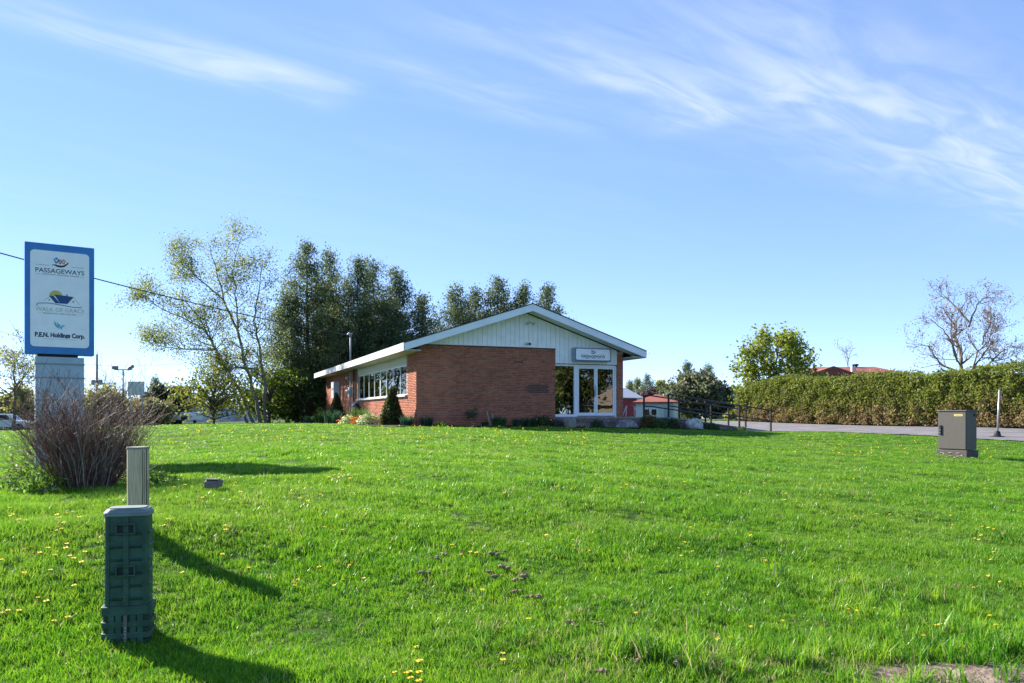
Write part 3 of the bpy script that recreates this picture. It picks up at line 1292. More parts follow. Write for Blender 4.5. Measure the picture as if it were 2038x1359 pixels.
text_mesh('PASSAGEWAYS', .115, INK, py_, (0, ly - .001, zc + .49), .80, bold=.001)
text_mesh('COMMUNITY RESOURCE CENTRE', .036, INK, py_, (0, ly - .001, zc + .445), .62)
flat('rule_line', [[(-.40, .145), (-.18, .145), (-.18, .150), (-.40, .150)], [(.19, .145), (.40, .145), (.40, .150), (.19, .150)],
                   [(-.40, -.03), (-.33, -.03), (-.33, -.026), (-.40, -.026)], [(.33, -.03), (.40, -.03), (.40, -.026), (.33, -.026)]], INK, py_, (0, ly, zc + .48), .001)
# house and sun emblem
hx, hz = .0, zc - .075
flat('sun_emblem', [arc(-.07, .11, .11, 0, 180, 16)], YEL_I, py_, (hx, ly, hz + .02), .001)
flat('roof_emblem', [[(-.10, .145), (.22, .12), (.12, -.02), (-.0, -.02)], [(-.185, .115), (-.11, .115), (.0, -.02), (-.08, -.02)], [(.10, .13), (.12, .13), (.12, .16), (.10, .16)]], NAVY_I, py_, (hx, ly - .001, hz + .02), .0015)
flat('gable_emblem', stroke([(-.27, .01), (-.17, .10), (-.10, .01)], .008) + stroke([(.14, .02), (.22, .11), (.32, -.02)], .008)
     + [[(-.19, .02), (-.165, .02), (-.165, .05), (-.19, .05)], [(.2, .01), (.23, .01), (.23, .045), (.2, .045)]], GOLD_I, py_, (hx, ly, hz + .02), .001)
flat('swoosh_emblem', stroke([(-.36, -.10), (-.385, -.075), (-.36, -.05), (-.2, -.035), (0, -.055), (.2, -.085), (.34, -.085), (.355, -.06)], .012, .012), NAVY_I, py_, (hx, ly - .0015, hz + .03), .001)
text_mesh('WALK OF GRACE', .105, GOLD_I, py_, (0, ly - .001, zc - .235), .80, bold=-.0005)
text_mesh('RESIDENTIAL SERVICES INC.', .036, SLATE_I, py_, (0, ly - .001, zc - .285), .55)
flat('rule_line', [[(-.36, 0), (-.30, 0), (-.30, .004), (-.36, .004)], [(.30, 0), (.38, 0), (.38, .004), (.30, .004)]], GOLD_I, py_, (0, ly, zc - .275), .001)
# wing emblem and last name
flat('wing_emblem', [[(-.10, .16), (-.06, .09), (.0, .0), (-.06, .03), (-.095, .08)], [(-.06, .13), (.0, .08), (.02, -.0), (-.04, .06)], [(.02, -.02), (.03, .03), (.085, .08), (.03, .075), (.0, .02)]], CYAN_I, py_, (0, ly, zc - .56), .001)
text_mesh('P.E.N. Holdings Corp.', .115, SLATE_I, py_, (0, ly - .001, zc - .715), .82, bold=.006)
flat('rule_line', [[(-.28, 0), (.28, 0), (.28, .004), (-.28, .004)]], CYAN_I, py_, (0, ly, zc - .755), .001)


# ------------------------------------------------------------------ stones
def rock(name, label, loc, sx, sy, sz, m, seed, cat='rock', rz=0, group=None):
    bm = bmesh.new()
    bmesh.ops.create_icosphere(bm, subdivisions=3, radius=1)
    for v in bm.verts:
        d = v.co.normalized()
        n = mnoise.noise(d * 1.3 + Vector((seed * 3.1, seed, 0))) * .42 + mnoise.noise(d * 3.1 + Vector((seed, 7, 0))) * .18
        cut = max(0, d.dot(Vector((math.sin(seed), math.cos(seed), .35)).normalized()) - .62) * .6
        v.co = d * (1 + n - cut)
        if v.co.z < -.35:
            v.co.z = -.35
        v.co = Vector((v.co.x * sx, v.co.y * sy, v.co.z * sz))
    me = bpy.data.meshes.new(name)
    bm.to_mesh(me)
    bm.free()
    me.materials.append(m)
    me.polygons.foreach_set('use_smooth', [True] * len(me.polygons))
    o = bpy.data.objects.new(name, me)
    o.location = loc
    o.rotation_euler = (0, 0, rz)
    link(o)
    return tag(o, label, cat, group)


M_RK1 = mat('rock_purple', (.13, .105, .11), .9, .35, 5, .8, 14)
M_RK2 = mat('rock_grey', (.22, .205, .205), .9, .35, 7, .8, 18)
M_RK3 = mat('rock_pale', (.42, .42, .39), .9, .35, 7, .8, 18)


def gpt(px, Z, dz=0.0):
    x = (px - PX) / F * Z
    return Vector((x, Z, H(x, Z) + dz))


rock('boulder', 'large dark purple-grey boulder behind the bare shrub by the pylon sign', gpt(190, 12.3, .1), .62, .45, .52, M_RK1, 2)
rock('garden_stone', 'small pale stone at the foot of the bare shrub', gpt(100, 10.1, .02), .11, .09, .06, M_RK3, 5)
p = uv2w(8.0, -2.15)
rock('garden_stone', 'grey pointed landscape rock in front of the glass doors', (*p, H(*p) + .06), .46, .26, .30, M_RK2, 4)
p = uv2w(11.2, -2.2)
rock('garden_stone', 'pale blocky landscape rock beside the ramp wall', (*p, H(*p) + .12), .36, .26, .34, M_RK3, 9)

# ------------------------------------------------------------------ timber post, pedestal, lawn light, cabinet, marker post
P = gpt(275, 7.0)
post = empty('timber_post', P, math.radians(-9.5), 'weathered square timber post with flat cap standing behind the green utility pedestal', 'post')
M_TIM = mat('weathered_timber', (.40, .28, .16), .85, .35, 7, .25, 30, stretch=(16, 16, .8), col2=(.66, .55, .37), lo=.3, hi=.7)
ch = .018
hw = .072
oct_ = [(-hw + ch, -hw), (hw - ch, -hw), (hw, -hw + ch), (hw, hw - ch), (hw - ch, hw), (-hw + ch, hw), (-hw, hw - ch), (-hw, -hw + ch)]
ztop = EYE + (HY - 889) / F * 7.0 - P.z
MB().prism(oct_, 2, -.4, ztop - .02).build('shaft', M_TIM, post)
MB().prism([(x * 1.06, y * 1.06) for x, y in oct_], 2, ztop - .0195, ztop).build('cap', mat('cap_grey', (.27, .24, .21), .7, .2, 20), post, .004)
# dark checks on the right-hand face
mb = MB()
for (y, w_, a, b_) in ((-.045, .007, -.1, ztop - .03), (-.02, .004, .2, ztop - .05), (.008, .010, -.1, ztop - .022), (.034, .004, -.2, ztop - .3)):
    mb.box(hw - .002, hw + .0015, y, y + w_, a, b_)
mb.build('drying_check', mat('check_dark', (.035, .026, .02), .9), post)
mb = MB()
mb.lathe([(.009, 0), (.009, .012), (.004, .014)], 8)
q = mb.build('bolt', M_DARK, post)
q.location = (hw - .03, -hw + .002, ztop - .66 + .1)
q.rotation_euler = (math.radians(90), 0, 0)

# green telecom pedestal
PZ = 5.4
P = gpt(257, PZ, -.03)
ped = empty('utility_pedestal', P, math.radians(15), 'dark green ribbed plastic utility pedestal standing in the grass', 'pedestal')
M_PG = mat('pedestal_green', (.026, .074, .050), .55, .3, 9, .2, 90)
M_PGL = mat('pedestal_lid', (.15, .20, .19), .6, .15, 12, .1, 90)
K = PZ / F                           # metres per photograph pixel


def rprism(mb, w, d, r, z0, z1, w2=None, d2=None, n=4):
    a = rrect(w, d, r, n)
    b_ = rrect(w2 or w, d2 or d, r, n)
    m = len(a)
    vs = [(x, y, z0) for x, y in a] + [(x, y, z1) for x, y in b_]
    fs = [tuple(range(m))[::-1], tuple(range(m, 2 * m))] + [(i, (i + 1) % m, m + (i + 1) % m, m + i) for i in range(m)]
    mb.add(vs, fs)


hb = 270 * K                         # height
zb = 80 * K                          # top of skirt
bw, bd = 80 * K, .20
mb = MB()
rprism(mb, bw, bd, .03, zb - .06, hb - .05, bw * .985, bd * .985)
body = mb.build('body', M_PG, ped, .003)
mb = MB()
rprism(mb, bw * 1.07, bd * 1.08, .05, hb - .052, hb - .03)
rprism(mb, bw * 1.07, bd * 1.08, .05, hb - .0299, hb - .004, bw * .93, bd * .9)
lid = mb.build('lid', M_PGL, ped, .004)
mb = MB()
rprism(mb, bw * .84, bd * .8, .05, hb - .0041, hb + .004)
mb.build('lid_plate', M_PGL, lid, .003)
fy_ = -bd / 2
zs = [.10, .19, .255, .32, .385, .45]
MB().box(-.018, .018, fy_ - .009, fy_ + .002, zb + .0, hb - .055).build('centre_strip', M_PG, body, .002)
for i in range(7):
    z = zb + .05 + i * .088
    if z > hb - .09:
        break
    for s in (-1, 1):
        mb = MB()
        a, b_ = (.022, .100) if s > 0 else (-.100, -.022)
        mb.prism([(fy_ - .017, z), (fy_ + .001, z - .014), (fy_ + .001, z + .006)], 0, a, b_)
        mb.build('rib', M_PG, body, .001)
        mb = MB()
        xs = s * bw / 2
        mb.prism([(xs + s * .008, z), (xs - s * .001, z - .012), (xs - s * .001, z + .006)][::s], 1, -bd * .36, bd * .36)
        mb.build('rib', M_PG, body, .001)
for s in (-1, 1):
    MB().box(s * .106 - .004, s * .106 + .004, fy_ - .006, fy_ + .001, zb, hb - .055).build('edge_strip', M_PG, body)
for z in (hb - .135, zb + .24):
    mb = MB()
    W2, H2, t_ = .062, .037, .011
    yy = (fy_ - .026, fy_ - .001)
    mb.box(-W2, W2, *yy, z + H2 - t_, z + H2)
    mb.box(-W2, W2, *yy, z - H2, z - H2 + t_)
    mb.box(-W2, -W2 + t_, *yy, z - H2 + t_ + .0002, z + H2 - t_ - .0002)
    mb.box(W2 - t_, W2, *yy, z - H2 + t_ + .0002, z + H2 - t_ - .0002)
    fr_ = mb.build('latch_frame', M_PG, body, .003)
    mb = MB()
    mb.box(-W2 + t_, -.0185, fy_ - .002, fy_ + .001, z - H2 + t_, z + H2 - t_)
    mb.box(.0185, W2 - t_, fy_ - .002, fy_ + .001, z - H2 + t_, z + H2 - t_)
    mb.build('latch_recess', M_DARK, fr_)
# skirt: three bands with slots between, uprights at corners and centre
mb = MB()
sw, sdp = 91 * K, .235
rprism(mb, sw * .93, sdp * .9, .03, -.25, zb - .03)
core = mb.build('skirt_core', mat('pedestal_core', (.012, .034, .028), .6), ped)
for (a, b_) in ((zb - .062, zb), (zb - .142, zb - .102), (zb - .218, zb - .178), (-.25, .012)):
    mb = MB()
    rprism(mb, sw, sdp, .035, a, b_)
    mb.build('skirt_band', M_PG, ped, .004)
for x in (-.09, -.045, .045, .09):
    MB().box(x - .018, x + .018, -sdp / 2 + .002, -sdp / 2 + .03, -.2, zb - .053).build('skirt_upright', M_PG, ped)
mb = MB()
mb.box(-.011, .011, -sdp / 2 - .010, -sdp / 2 - .001, -.0, zb - .058)
st = mb.build('metal_strap', mat('strap_metal', (.13, .13, .13), .5, metal=.5), ped)
mb = MB()
for k in range(6):
    z = .022 + k * .022
    mb.box(-.003, .003, -sdp / 2 - .012, -sdp / 2 - .0095, z, z + .006)
mb.build('strap_hole', mat('hole_pale', (.5, .5, .5), .5), st)

# sign floodlight sitting in the grass
P = gpt(425, 9.0)
fl = empty('lawn_light', P, math.radians(-14), 'small grey box floodlight sitting in the lawn near the sign', 'light')
M_FLG = mat('light_housing', (.17, .15, .15), .6, .25, 14, .2)
mb = MB()
mb.prism([(-.05, .045), (.05, .06), (.07, .13), (.0, .15), (-.06, .12)], 0, -.085, .085)
mb.build('housing', M_FLG, fl, .008)
MB().box(-.09, .09, -.058, .01, .146, .152).build('visor', M_FLG, fl)
MB().tube([(0, 0, -.1), (0, 0, .05)], .014, 8).build('stake', M_DARK, fl)

# utility cabinet
CZ = 19.7
P = gpt(1905, CZ, -.05)
cab = empty('utility_cabinet', P, math.atan2(-.515, -.857) + math.pi / 2, 'brown-grey metal utility cabinet on a plinth in the lawn', 'cabinet')
M_CB = mat('cabinet_bronze', (.095, .085, .074), .5, .08, 30, .06, 200, spec=.4)
MB().box(-.355, .355, -.23, .23, .25, 1.205).build('housing', M_CB, cab, .006)
MB().box(-.34, .343, -.242, -.231, .27, 1.18).build('door', M_CB, cab, .003)
MB().box(-.372, .372, -.255, .245, 1.206, 1.235).build('lid', M_CB, cab, .006)
MB().prism([(-.385, -.26), (.385, -.26), (.385, .26), (-.385, .26)], 2, -.25, .24).build('plinth', mat('cabinet_plinth', (.085, .072, .066), .7, .15, 20), cab, .012)
for i in range(3):
    for j in range(2):
        mb = MB()
        x = -.235 + i * .20
        z = .17 - j * .075
        mb.prism([(-.275, z - .008), (-.259, z - .012), (-.259, z + .012)], 0, x - .045, x + .045)
        mb.build('louvre', mat('louvre', (.16, .14, .13), .5), cab, .002)
mb = MB()
mb.box(-.305, -.255, -.268, -.2425, .62, .86)
hd = mb.build('door_handle', M_BLACK, cab, .006)
MB().box(-.292, -.275, -.272, -.2685, .66, .68).build('lock', M_STEEL, hd)
MB().box(-.292, -.275, -.272, -.2685, .73, .75).build('lock', M_STEEL, hd)
mb = MB()
mb.box(.06, .27, -.2455, -.2422, 1.085, 1.135)
lb = mb.build('warning_label', mat('label_yellow', (.62, .50, .20), .5), cab)
mb = MB()
for k in range(5):
    mb.box(.09 + k * .033, .112 + k * .033, -.247, -.2457, 1.10, 1.12)
mb.build('label_print', mat('label_ink', (.30, .22, .10), .6), lb)
MB().box(.356, .372, .10, .19, 1.08, 1.15).build('side_vent', M_BLACK, cab)

# marker post on a base by the drive
P = gpt(1985, 28.3)
mk = empty('marker_post', P, 0, 'leaning galvanised steel post in a dark base at the driveway edge', 'post')
MB().tube([(0, 0, .1), (.09, .02, 1.72)], .032, 8).build('pole', M_STEEL, mk)
MB().lathe([(.32, -.05), (.30, .03), (.12, .07), (.085, .22), (.06, .24)], 12).build('base', M_BLACK, mk)


# ------------------------------------------------------------------ vegetation builders
class Wood:
    def __init__(s, seed):
        s.rd = random.Random(seed)
        s.tubes = []
        s.tips = []

    def grow(s, p, d, L, r, depth, maxd, nkid=(2, 3), up=.12, spread=.6, shrink=.68, leaf_from=1):
        rd = s.rd
        pts, rad = [p.copy()], [r]
        n = 3
        d = d.normalized()
        for i in range(n):
            d = (d + Vector((rd.gauss(0, .13), rd.gauss(0, .13), rd.gauss(0, .10) + up * .5))).normalized()
            p = p + d * (L / n)
            pts.append(p.copy())
            rad.append(r * (1 - .45 * (i + 1) / n))
            if depth >= leaf_from:
                s.tips.append((p.copy(), d.copy(), depth))
        s.tubes.append((pts, rad, depth))
        if depth < maxd:
            for k in range(rd.randint(*nkid)):
                i = rd.randint(1, n)
                q = pts[i]
                a = Vector((rd.gauss(0, 1), rd.gauss(0, 1), rd.gauss(0, .7)))
                a = (a - d * a.dot(d)).normalized()
                nd = (d * (1 - spread * .5) + a * spread * rd.uniform(.7, 1.2) + Vector((0, 0, up)))
                s.grow(q, nd, L * shrink * rd.uniform(.75, 1.15), rad[i] * .62, depth + 1, maxd, nkid, up, spread, shrink, leaf_from)

    def mesh(s, name, m, parent, rmin=.006):
        mb = MB()
        for pts, rad, dp in s.tubes:
            mb.tube(pts, [max(x, rmin) for x in rad], 6 if dp == 0 else (4 if dp < 2 else 3), cap=False)
        return mb.build(name, m, parent)


def leaves_at(rg, tips, per, jit, size, cols, name, parent, m=None, jit_c=.2, aspect=.62, origin=None):
    T = np.array([t[0] for t in tips])
    C = np.repeat(T, per, axis=0) + rg.normal(0, jit, (len(T) * per, 3))
    if origin is not None:
        C = C - np.array(origin)
    V, Fq, c = cards(rg, C, rg.uniform(size[0], size[1], len(C)), pick(rg, cols, len(C), jit_c), aspect)
    return np_mesh(name, V, Fq, m or M_LEAF, col=c, parent=parent)


def limb_tree(name, label, base, lines, Z, leaf, cols, seed, cat='tree', bark=None, group=None, r0=.14, per=5, jit=.22, size=(.08, .2), sub=9, maxd=3, L0=2.2, rmin=.008, dz=1.2):
    """a tree whose main limbs follow polylines given in photograph pixels at distance Z"""
    rd = random.Random(seed)
    rg = np.random.default_rng(seed)
    bp = gpt(base, Z, -.1)
    root = empty(name, bp, 0, label, cat, group)
    wd = Wood(seed)
    for li, ln in enumerate(lines):
        off = rd.uniform(-dz, dz)
        pts = [ray(px, py, Z) - bp for px, py in ln]
        n = len(pts)
        for i, p in enumerate(pts):
            p.y += off * (i / (n - 1))
        if li == 0 or pts[0].z < .6:
            pts[0].z = -.1
        rr = (r0 * rd.uniform(.7, .95) if li else r0) if pts[0].z < .6 else r0 * rd.uniform(.32, .42)
        # densify
        dense, rad = [], []
        for i in range(n - 1):
            for k in range(4):
                t = k / 4
                dense.append(pts[i].lerp(pts[i + 1], t) + Vector((rd.gauss(0, .04), rd.gauss(0, .04), 0)) * (1 if i + k else 0))
        dense.append(pts[-1])
        m = len(dense)
        rad = [rr * (1 - .88 * i / (m - 1)) for i in range(m)]
        wd.tubes.append((dense, rad, 0))
        for k in range(sub):
            f = rd.uniform(.2, 1.0)
            i = min(m - 1, max(1, int(f * (m - 1))))
            d = (dense[i] - dense[i - 1]).normalized()
            a = Vector((rd.gauss(0, 1), rd.gauss(0, .8), rd.gauss(.25, .45)))
            a = (a - d * a.dot(d)).normalized()
            wd.grow(dense[i], d * .55 + a * .8, L0 * rd.uniform(.55, 1.1) * (1.15 - .5 * f), max(rad[i] * .5, .015), 1, maxd, (2, 3), .1, .65, .62, 2)
    wd.mesh('trunk', bark or M_BARK, root, rmin)
    if per:
        tips = wd.tips
        leaves_at(rg, tips, per, jit, size, cols, 'crown', root, M_LEAF)
    return root


def cedar(label, px, ytop, Z, wpx, seed, group, dens=1.0, base_clear=.06, cols=None, name='cedar_tree', twin=0):
    rg = np.random.default_rng(seed)
    bp = gpt(px, Z, -.1)
    top = EYE + (HY - ytop) / F * Z - bp.z
    R = wpx / F * Z / 2 * 1.35
    root = empty(name, bp, 0, label, 'tree', group)
    mb = MB()
    lean = rg.normal(0, .15, 2)
    tp = [(lean[0] * t * t, lean[1] * t * t, t * top) for t in np.linspace(0, .97, 8)]
    r0 = .02 * top
    mb.tube(tp, [r0 * (1 - .93 * t) for t in np.linspace(0, 1, 8)], 7)
    C, S_ = [], []
    nb_ = int(min(220, 150 * dens * top / 10))
    for k in range(nb_):
        f = base_clear + (1 - base_clear) * (k + rg.uniform(0, 1)) / nb_
        prof = min(1.0, (1.04 - f) * 1.55) ** .85 * (.72 + .28 * min(1, f / .25))
        L = R * prof * rg.uniform(.55, 1.12)
        az = rg.uniform(0, 2 * math.pi)
        z = f * top
        s = np.array([lean[0] * f * f, lean[1] * f * f, z])
        d = np.array([math.cos(az), math.sin(az), rg.uniform(.1, .55)])
        e = s + d * L
        mid = (s + e) / 2 - np.array([0, 0, .08 * L])
        mb.tube([s, mid, e], [.03 * (1.1 - f) + .008, .018 * (1.1 - f) + .006, .005], 3, cap=False)
        ncl = max(2, int(L * 3.4))
        for c in range(ncl):
            t = .22 + .78 * (c + rg.uniform(0, 1)) / ncl
            pt = s * (1 - t) + e * t + rg.normal(0, .12, 3)
            npc = int(rg.uniform(20, 40))
            C.append(pt + rg.normal(0, 1, (npc, 3)) * np.array([.23, .23, .24]))
    C = np.concatenate(C)
    cols = cols or [(.085, .125, .055), (.105, .148, .062), (.072, .105, .055), (.13, .16, .068)]
    cc = pick(rg, cols, len(C), .25)
    V, Fq, c = cards(rg, C, rg.uniform(.10, .24, len(C)), cc, .42, tdir=(0, 0, .7))
    mb.build('trunk', M_BARK, root)
    np_mesh('crown', V, Fq, M_NEEDLE, col=c, parent=root)
    return root


def round_tree(name, label, px, ytop, Z, wpx, cols, seed, group=None, dens=1.0, low=.15, size=(.25, .55), shape=1.0, bark=None, airy=.0, cat='tree', xyz=None, hgt=None, rad=None):
    rg = np.random.default_rng(seed)
    bp = Vector(xyz) if xyz else gpt(px, Z, -.1)
    top = hgt or (EYE + (HY - ytop) / F * Z - bp.z)
    R = rad or (wpx / F * Z / 2)
    root = empty(name, bp, 0, label, cat, group)
    wd = Wood(seed)
    zc_ = low * top + (top - low * top) * .5
    hz_ = (top - low * top) * .5
    wd.tubes.append(([Vector((0, 0, 0)), Vector((.05, 0, top * .35)), Vector((.0, .05, top * .8))], [top * .02 + .03, top * .015 + .02, .02], 0))
    ncl = int(75 * dens)
    C, cl = [], []
    for k in range(ncl):
        d = rand_unit(rg, 1)[0]
        rr = rg.uniform(.35, 1.0) ** .6
        wob = 1 + .22 * math.sin(3 * math.atan2(d[1], d[0]) + seed) + rg.normal(0, .10)
        c = np.array([d[0] * R * rr * wob, d[1] * R * rr * wob, zc_ + d[2] * hz_ * rr * (1 + rg.normal(0, .06))])
        if shape < 1 and d[2] > 0:
            c[:2] *= (1 - (1 - shape) * d[2])
        n = int(rg.uniform(45, 85) * (1 - airy))
        cr = R * rg.uniform(.14, .26)
        C.append(c + rg.normal(0, 1, (n, 3)) * np.array([cr, cr, cr * .75]) * .8)
        cl.append(pick(rg, cols, 1, .22).repeat(n, 0) * (1 + rg.normal(0, .15, (n, 1))))
        if k % 2 == 0:
            wd.tubes.append(([Vector((0, 0, max(.1, c[2] * .55))), Vector(c * np.array([.5, .5, .85])), Vector(c)], [.05, .03, .01], 1))
    C = np.concatenate(C)
    cl = np.clip(np.concatenate(cl), .004, 1)
    C[:, 2] = np.maximum(C[:, 2], .05)
    V, Fq, c = cards(rg, C, rg.uniform(size[0], size[1], len(C)), cl, .65)
    wd.mesh('trunk', bark or M_BARK, root, .012)
    np_mesh('crown', V, Fq, M_LEAF, col=c, parent=root)
    return root


def bush(name, label, loc, R, h, cols, seed, n=900, size=(.04, .09), cat='shrub', group=None, flowers=None, up=.4, flat_=1.0):
    rg = np.random.default_rng(seed)
    root = empty(name, loc, 0, label, cat, group)
    d = rand_unit(rg, n)
    d[:, 2] = np.abs(d[:, 2])
    rr = rg.uniform(.45, 1, n) ** .5
    wob = 1 + .18 * np.sin(3 * np.arctan2(d[:, 1], d[:, 0]) + seed) + rg.normal(0, .07, n)
    C = np.stack([d[:, 0] * R * rr * wob, d[:, 1] * R * rr * wob, d[:, 2] * h * rr * wob + .02], 1)
    V, Fq, c = cards(rg, C, rg.uniform(size[0], size[1], n), pick(rg, cols, n, .22), .55, tdir=(0, 0, up))
    np_mesh('foliage', V, Fq, M_LEAF, col=c, parent=root)
    mb = MB()
    for k in range(7):
        e = C[int(rg.integers(0, n))] * .8
        mb.tube([(0, 0, -.05), tuple(e * .5 + np.array([0, 0, .03])), tuple(e)], [.012, .008, .004], 4, cap=False)
    mb.build('stem', M_BARK, root)
    if flowers:
        fc, m = flowers
        k = rg.integers(0, n, m)
        Cf = C[k] * 1.08 + np.array([0, 0, .02])
        V, Fq, c = cards(rg, np.repeat(Cf, 4, 0) + rg.normal(0, .012, (m * 4, 3)), np.full(m * 4, .06), pick(rg, fc, m * 4, .1), .9)
        np_mesh('flowers', V, Fq, M_LEAF, col=c, parent=root)
    return root


def tuft(name, label, loc, R, h, cols, seed, n=160, wd=.022, cat='plant', group=None):
    rg = np.random.default_rng(seed)
    root = empty(name, loc, 0, label, cat, group)
    a = rg.uniform(0, 2 * math.pi, n)
    r = R * np.sqrt(rg.uniform(0, 1, n))
    bx, by = r * np.cos(a) * .7, r * np.sin(a) * .7
    ln = h * rg.uniform(.55, 1.1, n)
    lean = rg.uniform(.05, .45, n)
    az = a + rg.normal(0, .5, n)
    V = np.zeros((n, 6, 3))
    sx, sy = -np.sin(az + rg.normal(0, .8, n)), np.cos(az)
    for i, (t, w_) in enumerate(((0, .7), (.55, 1.0), (1.0, .08))):
        x = bx + np.cos(az) * lean * ln * t * t
        y = by + np.sin(az) * lean * ln * t * t
        z = ln * t * (1 - .25 * lean * t) - .02
        for s in (0, 1):
            sg = (s * 2 - 1) * wd * .5 * w_
            V[:, i * 2 + s] = np.stack([x + sx * sg, y + sy * sg, z], 1)
    base = np.arange(n)[:, None] * 6
    Fq = np.concatenate([base + np.array([0, 1, 3, 2]), base + np.array([2, 3, 5, 4])])
    c = np.repeat(pick(rg, cols, n, .2), 6, axis=0)
    np_mesh('blades', V.reshape(-1, 3), Fq, M_LEAF, col=c, parent=root)
    return root


def cone_cedar(label, u, v, R, h, seed, cols):
    rg = np.random.default_rng(seed)
    x, y = uv2w(u, v)
    root = empty('conical_cedar', (x, y, H(x, y) - .03), 0, label, 'shrub', 'clipped cedars by the side wall')
    n = 5200
    f = 1 - np.sqrt(rg.uniform(0, 1, n))
    a = rg.uniform(0, 2 * math.pi, n)
    r = R * np.minimum(1, (1.02 - f) * 1.25) ** .9 * rg.uniform(.72, 1.06, n) * (1 + .08 * np.sin(a * 5 + f * 9))
    C = np.stack([r * np.cos(a), r * np.sin(a), f * h + rg.normal(0, .02, n)], 1)
    V, Fq, c = cards(rg, C, rg.uniform(.05, .12, n), pick(rg, cols, n, .25), .5, tdir=(0, 0, .9))
    np_mesh('foliage', V, Fq, M_NEEDLE, col=c, parent=root)
    MB().tube([(0, 0, -.1), (0, 0, h * .8)], [.05, .015], 6).build('trunk', M_BARK, root)
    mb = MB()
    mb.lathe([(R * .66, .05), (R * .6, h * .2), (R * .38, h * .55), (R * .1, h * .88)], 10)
    mb.build('dark_core', mat('dark_core', (.03, .035, .015), .95, .4, 20), root)  # solid dark core inside the foliage cards
    return root


# ------------------------------------------------------------------ trees
G1 = [(.17, .22, .045), (.21, .25, .055), (.12, .17, .035), (.25, .27, .075)]
limb_tree('poplar_tree', 'tall thin-leaved tree with several leaning trunks beside the dark cedars', 525, [
    [(520, 852), (512, 800), (490, 735), (473, 655), (448, 600), (432, 540), (420, 488)],
    [(508, 852), (470, 760), (450, 735), (418, 660), (395, 620), (355, 580)],
    [(496, 830), (458, 745), (435, 690), (424, 655), (415, 600)],
    [(530, 852), (528, 770), (516, 690), (508, 640), (516, 580), (528, 520)],
    [(473, 655), (470, 600), (462, 540), (470, 495), (478, 468)],
    [(425, 697), (390, 697), (345, 694), (310, 682)],
    [(448, 600), (400, 555), (370, 530), (345, 505)],
    [(418, 660), (380, 640), (330, 615), (305, 590)],
    [(515, 735), (470, 730), (430, 742), (390, 760)],
], 50, None, G1, 11, r0=.14, per=7, jit=.30, size=(.065, .145), sub=18, maxd=3, L0=1.5, rmin=.009, dz=2.0, bark=M_BARKL)
YG = [(.26, .28, .05), (.20, .24, .045), (.30, .30, .07), (.16, .20, .04)]
round_tree('young_maple', 'yellow-green leafy shrub tree at the foot of the thin-leaved tree', 425, 740, 46, 150, [(.20, .22, .045), (.15, .18, .035), (.24, .25, .06), (.12, .15, .03)], 21, dens=1.0, low=.14, size=(.11, .25), airy=.45)
round_tree('leafy_shrub', 'mid green leafy shrub under the cedars beside the brick building', 535, 722, 52, 95, [(.09, .14, .025), (.13, .18, .035), (.06, .10, .02)], 22, dens=.8, low=.04, size=(.14, .3), airy=.2)
round_tree('leafy_shrub', 'dark green leafy shrub against the rear corner of the building', 592, 735, 53.5, 105, [(.06, .10, .022), (.09, .13, .03), (.045, .075, .02)], 23, dens=.9, low=.02, size=(.14, .3), airy=.1)

cg = 'dark cedars behind the building'
cedar('tallest dark cedar beside the thin-leaved tree', 612, 487, 57, 150, 31, cg, .85)
cedar('narrow tall cedar standing next to the tallest cedar', 652, 500, 60, 110, 32, cg, .7)
cedar('low open cedar filling the edge beside the thin-leaved tree', 572, 590, 56, 110, 33, cg, .75)
cedar('broad dark cedar second in height behind the roof edge', 712, 520, 58, 125, 34, cg, .9)
cedar('dark cedar crowded against the broad cedar behind the roof edge', 745, 522, 61, 115, 35, cg, .85)
cedar('cedar with rounded shoulder sloping to the roof gable', 792, 543, 59, 130, 36, cg, .95)
cedar('short cedar lowest of the row above the roof slope', 838, 592, 60, 110, 37, cg, .9)
cedar('loose cedar just beside the gable slope behind the roof', 903, 574, 62, 125, 38, cg, .95)
cedar('cedar standing highest behind the gable peak', 990, 558, 63, 130, 39, cg, 1.0)
cedar('cedar over the gable peak behind the roof', 1045, 570, 62, 110, 40, cg, 1.0)
cedar('outermost cedar behind the roof slope towards the sign', 1095, 572, 63, 115, 41, cg, 1.0)
cedar('thin cedar in the dip between the gable cedars', 945, 580, 64, 120, 42, cg, .9)
cedar('undergrown cedar close behind the rear corner of the building', 668, 600, 59, 120, 43, cg, .7)
cedar('bushy low cedar behind the roof edge and service mast', 760, 610, 57.5, 110, 44, cg, .8)

